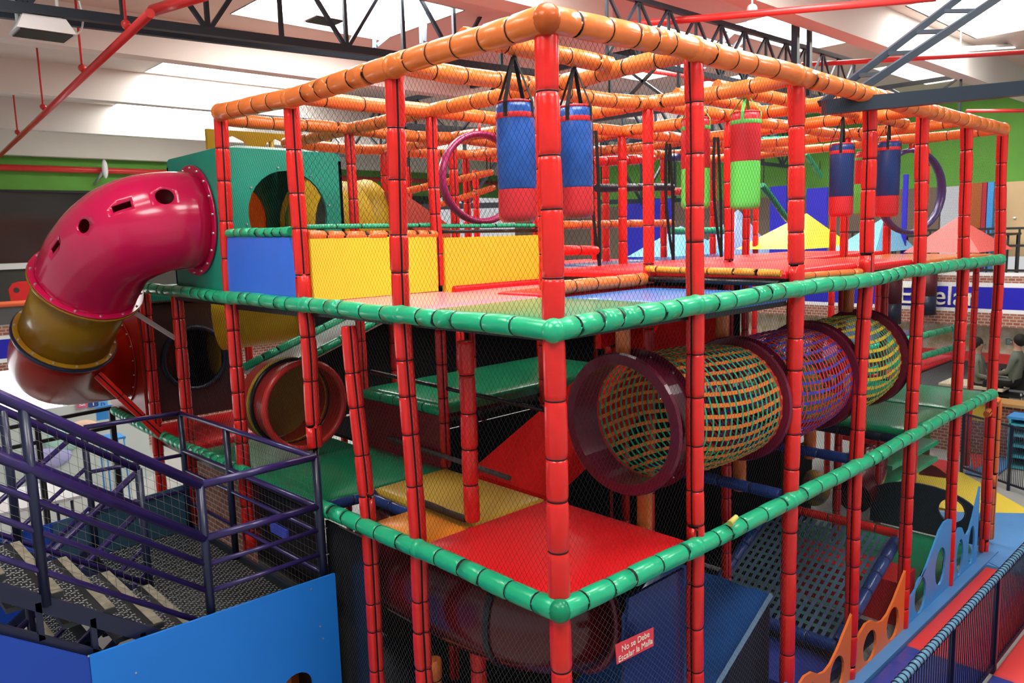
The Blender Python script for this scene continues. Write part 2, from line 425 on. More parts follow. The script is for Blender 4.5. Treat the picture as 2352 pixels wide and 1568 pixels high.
# ---- inner posts and inner top beams
skip = {(0, 0)}
for j in range(1, 6):
    for i in range(1, 8):
        if i > 6 and j > 3: continue
        if j >= 4 and i > 5: continue
        top = ZL[3]-.02; base = .02
        if (i, j) in ((1, 1),): base = 1.97
        segs = [G(i, j, top), G(i, j, ZL[2]+.03), G(i, j, ZL[1]), G(i, j, base)]
        if (i, j) == (1, 1): segs = [G(i, j, top), G(i, j, ZL[2]+.03)]
        if (i, j) in ((2, 1), (3, 1)): segs = [G(i, j, top), G(i, j, ZL[2]), G(i, j, ZL[1]+.1), G(i, j, .02)]
        if i == 1 and j == 4: segs = [G(1, 4, top), G(1, 4, 4.7)]
        if (i, j) == (1, 5) or (i, j) == (1, 3): pass
        post(segs, f'inner red padded post, row {j} behind the right face, {i} bays from the left face', .045, (-.2, -1, 0) if random.random() < .6 else None, 'inner red padded posts')
def beamlabel(ax, k, n): return f'inner orange padded top beam running {"parallel to the right face" if ax == "x" else "parallel to the left face"}, row {k} inward, span {n}'
for j in range(1, 5):
    for i in range(0, 6 if j < 4 else 5):
        if j == 4 and i == 0: continue
        padded('padded_beam', beamlabel('x', j, i+1), 'padded beam', [(G(i, j, ZL[3]), G(i+1, j, ZL[3]))], .055, ORANGE, None, 'inner orange top beams', .2, .32, sag=random.uniform(0, .03), n=10)
for i in range(1, 7):
    for j in range(0, 4):
        if j == 3 and i > 5: continue
        padded('padded_beam', beamlabel('y', i, j+1), 'padded beam', [(G(i, j, ZL[3]), G(i, j+1, ZL[3]))], .055, ORANGE, None, 'inner orange top beams', .2, .32, sag=random.uniform(0, .03), n=10)
padded('padded_beam', 'orange padded cross beam holding the half hidden green and red punch bag', 'padded beam', [(V3(2*B, .95, ZL[3]+.03), V3(3*B, .95, ZL[3]+.03))], .045, ORANGE, None, 'bag beams', .2, .3, n=10)
bagbeams = [(0, 1, 'over the first two blue punch bags'), (2, 3, 'over the green and red punch bags'), (3, 4, 'left of the far blue punch bags'), (4, 5, 'over the far blue punch bags')]
for a, b, w_ in bagbeams:
    padded('padded_beam', f'orange padded cross beam {w_}', 'padded beam', [(V3(a*B+(-.0), .6, ZL[3]+.03), V3(b*B, .6, ZL[3]+.03))], .052, ORANGE, None, 'bag beams', .2, .3, n=10)

# ------------------------------------------------------------------ nets
def net(label, O, U, Vv, wd, ht, cw=.036, ch=.05, r=.0011, m=NETB, square=False, name='safety_net', group=None, parent=None):
    O, U, Vv = Vector(O), Vector(U).normalized(), Vector(Vv).normalized()
    mb = MB()
    def strand(a, b):
        P, Q = O+U*a[0]+Vv*a[1], O+U*b[0]+Vv*b[1]
        if (P-Q).length < .01: return
        mb.sweep([P, Q], r, m, n=3, caps=False, smooth=False)
    if square:
        k = 0
        while k < wd: strand((k, 0), (k, ht)); k += cw
        k = 0
        while k < ht: strand((0, k), (wd, k)); k += ch
    else:
        sl = ch/cw; run = ht/sl
        x = -run
        while x < wd:
            a, b = (x, 0), (x+run, ht)
            if a[0] < 0: a = (0, -x*sl)
            if b[0] > wd: b = (wd, (wd-x)*sl)
            strand(a, b)
            a, b = (x+run, 0), (x, ht)
            if a[0] > wd: a = (wd, (a[0]-wd)*sl)
            if b[0] < 0: b = (0, (x+run)*sl)
            strand(a, b)
            x += cw
    o = mb.obj(name, parent)
    if not parent: tag(o, label, 'net', group)
    return o
RX = 7.15
st = [('top storey', ZL[2], ZL[3], NETB, .0012), ('middle storey', ZL[1], ZL[2], NETB, .0012), ('bottom storey', 0.05, ZL[1], NETW, .0010)]
for nm, z0, z1, m_, r_ in st:
    net(f'{"grey" if m_ is NETW else "black"} safety net closing the {nm} of the long right face', (.02, 0, z0), (1, 0, 0), (0, 0, 1), RX, z1-z0, m=m_, r=r_*.62, cw=.036 if m_ is NETB else .045, ch=.05 if m_ is NETB else .045)
    net(f'{"grey" if m_ is NETW else "black"} safety net closing the {nm} of the short left face', (0, .02, z0), (0, 1, 0), (0, 0, 1), 3.63 if z0 > .1 else 2.4, z1-z0, m=NETB if z0 > .1 else NETW, r=r_*.62)
net('black safety net inside the frame behind the pink mat, above the yellow panels', (0.05, 2.44, ZL[2]+.55), (1, 0, 0), (0, 0, 1), 7.1, .9, cw=.05, ch=.06)
net('black safety net in the middle storey of the left face beyond the fourth post', (0, 3.66, ZL[1]+.1), (0, 1, 0), (0, 0, 1), 2.4, 1.35, cw=.05, ch=.06)

# ------------------------------------------------------------------ decks and mats
def deck(label, x0, x1, y0, y1, z, m, th=.06, name='deck_mat', puff=.012, frame=True, cat='floor mat'):
    t = thing(name, label, cat, (x0, y0, z-th))
    mb = MB(); mb.slab(x0+.015, x1-.015, y0+.015, y1-.015, z-th, z, m, .03, puff); mb.obj('mat_cover', t)
    if frame:
        fb = MB(); fb.box(x0+.02, x1-.02, y0+.02, y1-.02, z-th-.035, z-th-.002, BLACK); fb.obj('deck_board', t)
    return t
U = ZL[2]
deck('green mat on the upper deck at the front corner', 0, B, 0, A, U+.015, GREEN2)
deck('blue glossy mat on the upper deck beside the green corner mat', B, 2*B, 0, A, U+.0, BLUE2)
deck('pink mat on the upper deck in front of the yellow panels', 0, B, A, 2*A, U+.015, PINK2)
deck('pink and red mat strip at the foot of the second yellow panel', B, 2*B, A*1.45, 2*A, U-.0, PINK2)
deck('glossy red raised mat on the upper deck beneath the green and red punch bag', 2*B, 3*B, .03, A, U+.15, RED2)
deck('glossy red raised mat on the upper deck between the third and fourth inner posts', 3*B, 4*B, .03, A, U+.13, RED2)
deck('brown-orange mat on the upper deck in the fifth bay of the right face', 4*B, 5*B, .03, A, U+.10, ORANGE)
deck('brown-orange mat on the upper deck in the last bay of the right face', 5*B, 6*B, .03, A, U+.09, ORANGE)
for i in range(1, 6):
    deck('red upper deck mat in the second row inward from the right face', i*B, (i+1)*B, A if i > 1 else A*1.0, 2*A if i > 1 else A*1.45, U+(.13 if i > 1 else .03), RED2)['group'] = 'inner red upper mats'
for i in range(3, 6):
    deck('navy upper deck mat in the third row inward from the right face', i*B, (i+1)*B, 2*A, 3*A, U+.1, NAVY)['group'] = 'inner navy upper mats'
deck('dark floor of the ball bay behind the blue panel on the upper deck', 0, B, 2*A, 3*A, U-.0, NAVYD)
# edge bumpers
def bumper(label, P, Q, r, m, seg=(.18, .28)): return padded('edge_bumper', label, 'edge bumper', [(P, Q)], r, m, None, None, *seg, n=10)
bumper('orange padded step edge of the raised red mat facing the blue mat', V3(2*B-.03, .06, U+.13), V3(2*B-.03, A, U+.15), .026, ORANGE2)
bumper('orange padded edge under the right side of the raised red mat', V3(2*B+.08, .0, U+.10), V3(3*B-.06, .0, U+.08), .028, ORANGE)
tb = MB(); tb.cyl(V3(2*B-.05, .06, U+.06), V3(2*B-.05, A, U+.07), .022, BLACK, 10); tag(tb.obj('black_pipe'), 'bare black pipe under the orange step edge beside the blue mat', 'pipe')
bumper('orange padded tube along the far edge of the blue upper mat', V3(B+.05, A, U+.06), V3(2*B-.05, A, U+.07), .05, ORANGE)

# mid deck (lower deck height)
L = ZL[1]
deck('large red mat on the lower deck at the front corner', 0, B, 0, A, L+.05, RED2, puff=.02)
deck('small orange mat on the lower deck behind the red mat, next to the left face', 0, .45, A+.02, A*1.5, L+.03, ORANGE2)
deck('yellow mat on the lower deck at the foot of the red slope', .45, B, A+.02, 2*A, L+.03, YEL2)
deck('green mat on the lower deck in front of the red tunnel mouth', 0, B, 2*A, 3*A, L+.02, GREEN2)
deck('green mat behind the red tunnel mouth on the lower deck', B*.0, B, 3*A, 4*A, L-.02, GREEN2)
deck('red mat on the lower deck in front of the dark box with a round hole', 0, B, 4*A, 5*A, L+.03, RED2, th=.12)
bumper('dark brown padded tube between the orange and yellow mats', V3(.45, A+.06, L+.07), V3(.45, A+.60, L+.07), .024, mat('brown_vinyl', (.04, .02, .012), .5))
bumper('navy padded tube round the drop hole beside the yellow mat', V3(.02, 2*A-.06, L+.0), V3(.45, 2*A-.06, L+.0), .04, NAVY)
bumper('navy padded tube under the yellow mat edge by the drop hole', V3(.40, A*1.5, L-.02), V3(.40, 2*A-.1, L-.02), .04, NAVY)
for i in range(4, 6):
    deck(f'green lower deck mat near the far end, {"left" if i == 4 else "right"} one beside the right rail', i*B, (i+1)*B, 0.03, A, L+.02, GREEN2)
    deck(f'green mat on the lower deck near the far end, {"left" if i == 4 else "right"} one of the second row', i*B, (i+1)*B, A, 2*A, L+.02, GREEN2)
bumper('navy padded beam at lower deck height between the third right post and the inner row', G(2, 0, L+.02)+V3(0, .05, 0), G(2, 1, L+.02), .045, NAVY)
bumper('navy padded beam at lower deck height between the fourth right post and the inner row', G(3, 0, L+.02)+V3(0, .05, 0), G(3, 1, L+.02), .045, NAVY)
bumper('dark navy padded beam below the edge of the far green mats', G(4, 0, L-.07)+V3(0, .05, 0), G(4, 1, L-.07), .045, NAVYD)
bumper('navy padded beam under the inner edge of the red front deck', G(1, 0, L-.07)+V3(0.03, .06, 0), G(1, 1, L-.07)+V3(.03, 0, 0), .03, NAVYD)
# raised green platform
deck('glossy green platform one step above the lower deck behind the slope', B, 3*B, 2*A, 3*A, 2.50, GREEN2, th=.09)
mb = MB(); mb.box(B-.03, B+.02, 2*A, 3*A, L, 2.40, mat('maroon_vinyl', (.22, .008, .02), .4, coat=.2)); tag(mb.obj('side_panel'), 'dark maroon padded riser panel below the green platform', 'panel')
bumper('bright green padded edge along the near side of the green platform', V3(B, 2*A, 2.44), V3(B, 3*A, 2.44), .045, GREEN)
tb = MB(); tb.cyl(V3(B+.02, A*1.05, 2.62), V3(B+.02, 2.9*A, 2.66), .02, BLACK, 8); tag(tb.obj('black_pipe'), 'upper black bare pipe crossing in front of the maroon riser', 'pipe')
tb = MB(); tb.cyl(V3(B-.06, A*1.3, 2.06), V3(B-.06, 2.6*A, 2.10), .022, mat('grey_brown_pipe', (.1, .08, .08), .4), 8); tag(tb.obj('black_pipe'), 'lower dark pipe crossing in front of the maroon riser just above the green mat', 'pipe')
# red slope with side wall
t = thing('red_slope', 'big red padded climbing slope rising from the yellow mat toward the upper deck', 'slope', (B, A, L))
mb = MB()
mb.hexa([(B, 1.30, L-.06), (B, 2.15, L-.02), (B+.01, 2.15, L-.02), (B+.01, 1.30, L-.06), (B, 1.30, L+.06), (B, 2.15, L+.1), (3.3, 2.15, 2.93), (3.3, 1.30, 2.93)], RED2)
mb = MB()
x0, x1 = B+.01, 3.42
mb.hexa([(x0, 1.28, L-.05), (x1, 1.28, L+.85), (x1, 2.15, L+.85), (x0, 2.15, L-.05), (x0, 1.28, L+.04), (x1, 1.28, L+.99), (x1, 2.15, L+.99), (x0, 2.15, L+.04)], RED2)
[setattr(mb,'mats',[REDS])]; mb.obj('slope_mat', t)
mb = MB(); mb.hexa([(2.9, 2.15, L+.85), (3.6, 2.15, L+.95), (3.6, 2.22, L+.95), (2.9, 2.22, L+.85), (2.9, 2.15, 3.36), (3.6, 2.15, 3.36), (3.6, 2.22, 3.36), (2.9, 2.22, 3.36)], RED2); mb.obj('back_pad', t)
mb = MB(); mb.box(3.42, 3.50, 1.28, 2.15, L+.6, 3.36, REDS); mb.obj('end_pad', t)
mb = MB(); mb.extrude([(1.35, L+.06), (3.42, L+.92), (3.42, 3.36), (2.85, 3.36), (1.35, 2.12)], [], (0, 1.22, 0), (1, 0, 0), (0, 0, 1), (0, .05, 0), REDS); mb.obj('side_pad', t)

# ------------------------------------------------------------------ yellow panels, blue panel
def panel(name, label, pts, th, m, cat='panel'):
    pts = [Vector(p) for p in pts]; n = (pts[1]-pts[0]).cross(pts[2]-pts[0]).normalized()*th
    mb = MB(); mb.hexa(pts+[p+n for p in pts], m); return tag(mb.obj(name), label, cat)
y2 = 2*A
panel('yellow_barrier', 'yellow padded panel behind the pink mat, under the orange rail', [(.04, y2, U+.02), (B-.04, y2, U+.02), (B-.04, y2, 3.90), (.04, y2, 3.90)], .05, YELLOW)
panel('yellow_barrier', 'yellow padded panel right of the inner post, under the black pipe', [(B+.04, y2, U+.0), (2*B-.04, y2, U+.0), (2*B-.04, y2, 3.88), (B+.04, y2, 3.88)], .05, YELLOW)
padded('padded_rail', 'short orange padded rail on top of the left yellow panel', 'padded rail', [(V3(.04, y2-.02, 3.925), V3(B-.02, y2-.02, 3.905))], .035, ORANGE, None, None, .12, .2)
bumper('thin green padded rail above the left yellow panel', V3(.05, y2+.03, 3.985), V3(B, y2+.03, 3.985), .018, GREEN)
bumper('thin green padded rail above the right yellow panel', V3(B+.04, y2+.03, 3.975), V3(2*B, y2+.03, 3.965), .018, GREEN)
tb = MB(); tb.cyl(V3(B+.04, y2, 3.93), V3(2*B, y2, 3.92), .015, BLACK, 8); tag(tb.obj('black_pipe'), 'thin black pipe directly on top of the right yellow panel', 'pipe')
mb = MB(); mb.slab(B*1.0+.1, 2*B, y2-.10, y2-.03, U, U+.05, RED2, .02); tag(mb.obj('red_cushion'), 'flat red cushion strip at the foot of the right yellow panel', 'cushion')
bp0 = [R(700, 690, x=-.03), R(522, 678, x=-.03), R(522, 545, x=-.03), R(664, 545, x=-.03)]
panel('blue_barrier', 'bright blue vinyl panel on the outside of the left face between third and fourth posts', bp0, .03, BLUE)
padded('padded_rail', 'short green net-wrapped rail above the blue vinyl panel', 'padded rail', [(R(668, 531, x=-.02), R(524, 536, x=-.02))], .034, GREEN, None, None, .1, .16)

# ------------------------------------------------------------------ punch bags
def bag(x, y, zt, zb, zap, r, label, mu, ml, mband, mstrap, group, uf=.28, lowfirst=False):
    t = thing('punch_bag', label, 'punch bag', (x, y, zb), group); H = zt-zb; zs = zb+H*uf
    mb = MB(); mb.lathe((x, y, 0), [(r*.96, zs), (r, zs+.01), (r*1.0, zt-.03), (r*.93, zt-.005), (r*.6, zt+.005), (.001, zt)], mu); mb.obj('bag_body', t)
    mb = MB(); mb.lathe((x, y, 0), [(.001, zb+.012), (r*.8, zb), (r*.97, zb+.02), (r*1.0, zb+.05), (r*.985, zs)], ml); plab(mb.obj('lower_section', t), 'lower section in the second colour')
    mb = MB(); mb.lathe((x, y, 0), [(r*1.01, zt-.085), (r*1.025, zt-.08), (r*1.025, zt-.06), (r*1.01, zt-.055)], mband); mb.obj('band', t)
    mb = MB(); mb.lathe((x, y, 0), [(r*.88, zt-.006), (r*.95, zt+.004), (r*.85, zt+.012)], RBAG); mb.obj('rim', t)
    for k in range(4):
        a = .30+k*PI/2; d = V3(math.cos(a), math.sin(a), 0)
        c = V3(x, y, 0)+d*(r*1.01)
        mb = MB(); mb.strap([V3(x, y, zap)+d*.006, c+V3(0, 0, zt), c+V3(0, 0, zt-.08)], d, .024 if r > .1 else .02, .003, mstrap); mb.obj('strap', t)
    mb = MB(); mb.ring((x, y, zap+.01), (0, 1, .3), .018, .004, GALV, 10, 5); mb.obj('hanging_ring', t)
gb = 'punch bags hanging from the top frame'
bag(.36, .60, 4.605, 3.955, 4.86, .109, 'blue and red punch bag just left of the corner post', BBAG, RBAG, RBAG, STRAPB, gb)
bag(.855, .60, 4.625, 3.975, 4.86, .104, 'blue and red punch bag just right of the corner post', BBAG, RBAG, RBAG, STRAPB, gb)
bag(2.81, .60, 4.755, 4.03, 4.90, .113, 'red and light green punch bag hanging in front between second and third right posts', RBAG, GBAG, GSTRAP, GSTRAP, gb, .5)
bag(2.66, .95, 4.74, 4.05, 4.90, .113, 'red and light green punch bag half hidden behind the second right post', RBAG, GBAG, GSTRAP, GSTRAP, gb, .45)
bag(4.5, .60, 4.615, 3.965, 4.86, .105, 'dark blue and red punch bag left of the fourth right post', BBAGD, RBAG, RBAG, STRAPB, gb)
bag(5.56, .60, 4.70, 3.96, 4.90, .115, 'dark blue and red punch bag in front of the big purple ring', BBAGD, RBAG, RBAG, STRAPB, gb)
bag(6.5, 1.218, 4.70, 4.0, 4.90, .11, 'small far red and green punch bag seen left of the fourth right post', RBAG, GBAG, GSTRAP, GSTRAP, gb, .5)
# dark bags in the middle storey on the far side
for (u, w_), lb in zip(((2045, .13), (2128, .12)), ('dark navy and maroon hanging roll in the middle storey left of the fifth right post', 'dark navy and maroon hanging roll in the middle storey right of the fifth right post')):
    pt = R(u, 720, y=2.6); t = thing('hanging_roll', lb, 'punch bag', (pt.x, pt.y, 2.2), 'dark hanging rolls')
    for z0, z1, m_ in ((2.95, 3.32, NAVYD), (2.55, 2.95, mat('dark_maroon', (.08, .01, .015), .5)), (2.2, 2.55, NAVYD)):
        mb = MB(); mb.cyl((pt.x, pt.y, z0), (pt.x, pt.y, z1), w_*1.3, m_, 16); mb.obj('roll_section', t)
    mb = MB(); mb.cyl((pt.x, pt.y, 3.3), (pt.x, pt.y, 3.48), .02, STRAPB, 8); mb.obj('strap', t)

# ------------------------------------------------------------------ green box, spiral tube slide
t = thing('crawl_box', 'teal green crawl-through plastic box on the upper deck with a round hole in its front', 'crawl box', (0, 3*A, U))
x0, x1, y0, y1, z0, z1 = -.005, 1.10, 3.66, 4.86, U+.02, 4.66
def circ(cx, cz, r, n=28): return [(cx+r*math.cos(2*PI*k/n), cz+r*math.sin(2*PI*k/n)) for k in range(n)]
def rrect(a, b, c, d, r):
    out = []
    for cx, cy, s in ((b-r, c+r, -PI/2), (b-r, d-r, 0), (a+r, d-r, PI/2), (a+r, c+r, PI)):
        for k in range(4): out.append((cx+r*math.cos(s+k*PI/6), cy+r*math.sin(s+k*PI/6)))
    return out
mb = MB(); mb.extrude(rrect(x0, x1, z0, z1, .07), [circ(.56, 4.12, .37)], (0, y0, 0), (1, 0, 0), (0, 0, 1), (0, .03, 0), TEAL); mb.obj('front_wall', t)
mb = MB(); mb.extrude(rrect(y0, y1, z0, z1, .07), [circ(4.3, 4.09, .42)], (x0, 0, 0), (0, 1, 0), (0, 0, 1), (.03, 0, 0), TEAL); mb.obj('side_wall', t)
mb = MB(); mb.extrude(rrect(y0, y1, z0, z1, .07), [circ(4.3, 4.09, .42)], (x1-.03, 0, 0), (0, 1, 0), (0, 0, 1), (.03, 0, 0), TEAL); mb.obj('side_wall', t)
mb = MB(); mb.extrude(rrect(x0, x1, z0, z1, .07), [circ(.56, 4.12, .37)], (0, y1-.03, 0), (1, 0, 0), (0, 0, 1), (0, .03, 0), TEAL); mb.obj('back_wall', t)
mb = MB(); mb.box(x0+.05, x1-.05, y0+.03, y1-.03, z1-.03, z1, TEAL); mb.hexa([(x0+.1, y0+.1, z1), (x1-.1, y0+.1, z1), (x1-.1, y1-.1, z1), (x0+.1, y1-.1, z1), (x0+.25, y0+.25, z1+.05), (x1-.25, y0+.25, z1+.05), (x1-.25, y1-.25, z1+.05), (x0+.25, y1-.25, z1+.05)], TEAL); mb.obj('roof', t)
mb = MB(); mb.box(x0, x1, y0, y1, z0-.03, z0+.02, TEAL); mb.obj('box_floor', t)
for cxx, rr in ((.56, .40),):
    for k in range(8):
        a = k*PI/4+.2; mb = MB(); mb.cyl((cxx+rr*math.cos(a), y0-.012, 4.12+rr*math.sin(a)), (cxx+rr*math.cos(a), y0, 4.12+rr*math.sin(a)), .008, BOLT, 8); mb.obj('bolt', t)
# tube leaving the box on its far side, seen orange through the hole
mb = MB(); mb.sweep([(x1, 4.3, 4.05), (1.55, 4.4, 4.05)], .43, YEPL, 24, caps=False); mb.ring((x1+.02, 4.3, 4.05), (1, 0, 0), .46, .03, YEPL, 24, 4)
tag(mb.obj('tunnel_tube'), 'yellow tunnel tube bolted to the far side of the teal box', 'tunnel')
mb = MB(); mb.sweep([(.62, y1+.01, 4.12), (.62, y1+.9, 4.12)], .43, ORPL, 24, caps=True); tag(mb.obj('tunnel_tube'), 'orange tunnel seen through the round hole of the teal box', 'tunnel')
# black stand under the box
mb = MB(); mb.box(-.03, 1.15, 3.66, 4.87, U-.06, U-.02, BLACK); tag(mb.obj('box_stand'), 'black board carrying the teal crawl box', 'board')

A0 = V3(-.01, 4.3, 4.09); A1 = R(198, 648, x=-.78); 
A1 = CP+ray(200, 650)*6.9; A2 = CP+ray(150, 772)*7.2
dC = (A2-A1).normalized(); A3 = V3(0, 6.72, 2.62)
slide = thing('tube_slide', 'big tube slide with crimson elbow, yellow middle and red elbow outside the left face', 'tube slide', (A2.x, A2.y, 0))
RS = .42
def tubeshell(pts, r, m, name, n=36, holes=()):
    mb = MB(); mb.sweep(pts, r, m, n, caps=False)
    o = mb.obj(name); sd = o.modifiers.new('s', 'SOLIDIFY'); sd.thickness = .012; sd.offset = -1
    cut = []
    for i, hm in enumerate(holes):
        co = hm.obj('cutter'); b = o.modifiers.new('b%d' % i, 'BOOLEAN'); b.object = co; b.operation = 'DIFFERENCE'; b.solver = 'EXACT'; cut.append(co)
    dg = bpy.context.evaluated_depsgraph_get(); dg.update()
    me = bpy.data.meshes.new_from_object(o.evaluated_get(dg)); o.modifiers.clear(); o.data = me
    for c in cut: bpy.data.objects.remove(c)
    o.parent = slide; o.matrix_parent_inverse = slide.matrix_basis.inverted()
    return o
def flange(c, d, r, m, name='flange', wd=.05, th=.018, bolts=12, parent=None, ang0=0):
    d = Vector(d).normalized(); mb = MB(); a = d.orthogonal().normalized(); b = d.cross(a); n = 40; b0 = 0
    for hh in (-th/2, th/2):
        for rr in (r-.012, r+wd):
            for i in range(n): mb.v.append(tuple(Vector(c)+(a*math.cos(2*PI*i/n)+b*math.sin(2*PI*i/n))*rr+d*hh))
    for i in range(n):
        j = (i+1) % n
        mb.face([i, j, n+j, n+i], m); mb.face([2*n+i, 3*n+i, 3*n+j, 2*n+j], m); mb.face([n+i, n+j, 3*n+j, 3*n+i], m, True); mb.face([i, 2*n+i, 2*n+j, j], m, True)
    f = mb.obj(name, parent)
    if bolts:
        for i in range(bolts):
            th_ = 2*PI*(i+.5)/bolts; p = Vector(c)+(a*math.cos(th_)+b*math.sin(th_))*(r+wd*.55)
            bm_ = MB(); bm_.cyl(p-d*(th/2+.012), p+d*(th/2+.012), .010, BOLT, 8)
            bo = bm_.obj('bolt', f)
    return f
ptsP = bez([A0, A0+V3(-.62, .0, .02), A1-dC*.40, A1], 20)
# ridged moulding: stepped radius
segr = []
for i in range(21): segr.append(RS*(1+.012*((i//5) % 2)))
def hole_cut(p, d, r, n=16, sq=None):
    mb = MB()
    if sq: 
        mb.bar(p-d*.2, p+d*.2, sq[0], sq[1], PINK, up=sq[2])
    else: mb.cyl(p-d*.2, p+d*.2, r, PINK, n)
    return mb
def surf(u, v):   # nearest hit of the sight line with the elbow surface
    d = ray(u, v); d.normalize(); best = None
    for k in range(300, 900):
        q = CP+d*(k*.012)
        if min((q-c).length for c in ptsP) < RS: return q
    return CP+d*6.3
hl = []
q = surf(378, 451); c_ = min(ptsP, key=lambda c: (q-c).length); hl.append(hole_cut(q, (q-c_).normalized(), .072))
q = surf(280, 475); c_ = min(ptsP, key=lambda c: (q-c).length); tdir = (ptsP[8]-ptsP[6]).normalized(); hl.append(hole_cut(q, (q-c_).normalized(), .05, sq=(.055, .15, tdir)))
q = surf(192, 519); c_ = min(ptsP, key=lambda c: (q-c).length); hl.append(hole_cut(q, (q-c_).normalized(), .058))
q = surf(127, 567); c_ = min(ptsP, key=lambda c: (q-c).length); tdir = (ptsP[15]-ptsP[13]).normalized(); hl.append(hole_cut(q, (q-c_).normalized(), .05, sq=(.05, .13, tdir)))
o = tubeshell(ptsP, segr, PINK, 'upper_elbow', 40, hl); plab(o, 'crimson elbow with round and square peep holes')
for p_ in o.data.polygons: p_.use_smooth = True
flange(A0+V3(-.01, 0, 0), (1, 0, 0), RS, PINK, 'flange', .055, .02, 18, slide)
flange(A1-dC*.012, dC, RS, PINK, 'flange', .05, .02, 14, slide)
flange(A1+dC*.010, dC, RS, SYEL, 'flange', .055, .018, 0, slide)
o = tubeshell([A1+dC*.01, A1+(A2-A1)*.5, A2], RS*.93, SYEL, 'middle_section', 40); plab(o, 'translucent yellow straight section')
flange(A2-dC*.015, dC, RS*.94, SYEL, 'flange', .035, .02, 14, slide)
plab(flange(A2+dC*.012, dC, RS*.94, PURPD, 'flange', .05, .03, 0, slide), 'dark navy rubber flange')
ptsR = bez([A2+dC*.02, A2+dC*.34, A3+V3(-.85, -.15, -.0), A3], 20)
o = tubeshell(ptsR, [RS*(.95+.05*i/20) for i in range(21)], SRED, 'lower_elbow', 40); plab(o, 'red elbow leading back into the frame')
flange(A3+V3(-.01, 0, 0), (1, 0, 0), RS, SRED, 'flange', .055, .02, 18, slide)
mb = MB(); mb.bar(R(300, 712, x=-.45), R(408, 780, x=-.02), .035, .035, GALV); tag(mb.obj('support_strut'), 'grey steel strut from the slide to the frame above the dark box', 'strut')
padded('padded_strut', 'red padded strut slanting down from under the slide to the left face', 'padded strut', [(R(222, 858, x=-.62), R(372, 1000, x=-.06))], .042, RED, (.3, -1, 0), None, .25, .4)

# dark crawl box on the lower level
t = thing('crawl_box', 'dark brown crawl box on the lower level with a navy ringed round hole', 'crawl box', (0, 5*A, L))
mb = MB(); mb.extrude(rrect(.03, 1.05, 2.02, 3.28, .06), [circ(.57, 2.63, .33)], (0, 6.09, 0), (1, 0, 0), (0, 0, 1), (0, .03, 0), BRPL); mb.obj('front_wall', t)
mb = MB(); mb.ring((.57, 6.08, 2.63), (0, 1, 0), .345, .03, NAVYD, 32, 8); mb.obj('hole_ring', t)
mb = MB(); mb.extrude(rrect(6.09, 7.3, 2.02, 3.28, .06), [circ(6.72, 2.62, .42)], (.0, 0, 0), (0, 1, 0), (0, 0, 1), (.03, 0, 0), mat('red_wall', (.35, .02, .01), .4)); mb.obj('side_wall', t)
mb = MB(); mb.box(1.02, 1.05, 6.12, 7.3, 2.02, 3.28, BRPL); mb.obj('side_wall', t)
mb = MB(); mb.box(.0, 1.05, 6.09, 7.3, 3.25, 3.29, mat('pale_pink_plastic', (.6, .35, .33), .5)); mb.obj('roof', t)
mb = MB(); mb.box(.0, 1.05, 6.09, 7.3, 1.98, 2.02, BRPL); mb.obj('box_floor', t)
mb = MB(); mb.box(.03, 1.02, 7.27, 7.3, 2.02, 3.28, BRPL); mb.obj('back_wall', t)
mb = MB(); mb.ball((.70, 7.22, 2.48), (.12, .03, .28), ORPL, 16, 10); tag(mb.obj('porthole_window'), 'orange window pane seen through the left of the round hole of the dark box', 'window pane')
mb = MB(); mb.ball((.98, 6.55, 2.62), (.03, .2, .3), YEPL, 16, 10); tag(mb.obj('porthole_window'), 'yellow window pane seen through the right of the round hole of the dark box', 'window pane')
mb = MB(); mb.extrude(rrect(.05, 1.0, 3.30, 3.44, .05), [], (0, 6.0, 0), (1, 0, 0), (0, 0, 1), (0, .6, 0), TEAL); tag(mb.obj('teal_tray'), 'teal plastic tray between the upper green rail and the dark box', 'tray')
# yellow cross tube and red tunnel on the lower level
mb = MB(); mb.sweep([(.62, 5.45, 3.10), (2.3, 5.2, 3.14)], .33, YEPL, 28, caps=False); tag(mb.obj('tunnel_tube'), 'yellow tunnel tube in the lower level right of the dark box', 'tunnel')
t = thing('crawl_tunnel', 'red plastic tunnel mouth on the lower level above the green mat', 'tunnel', (.56, 3.6, 2.0))
c0 = V3(.56, 3.60, 2.44)
mb = MB(); mb.sweep([c0+V3(0, 0, 0), c0+V3(0, .05, 0), c0+V3(0, .3, 0), c0+V3(-.02, .52, .0)], [.40, .385, .375, .375], mat('tunnel_red', (.4, .02, .015), .35, coat=.3), 36, caps=False); mb.obj('tunnel_body', t)
mb = MB(); mb.ring(c0, (0, 1, 0), .385, .03, mat('tunnel_red2', (.55, .03, .025), .35, coat=.3), 36, 8); mb.obj('mouth_ring', t)
mb = MB(); mb.ring(c0+V3(0, .24, 0), (0, 1, 0), .39, .02, BLACK, 36, 6); mb.ring(c0+V3(0, .30, 0), (0, 1, 0), .39, .02, YEPL, 36, 6); mb.obj('joint_ring', t)
mb = MB(); mb.cyl(c0+V3(0, .52, .0), c0+V3(0, .54, .0), .37, mat('ochre_plastic', (.35, .2, .03), .5), 28); mb.obj('inner_wall', t)
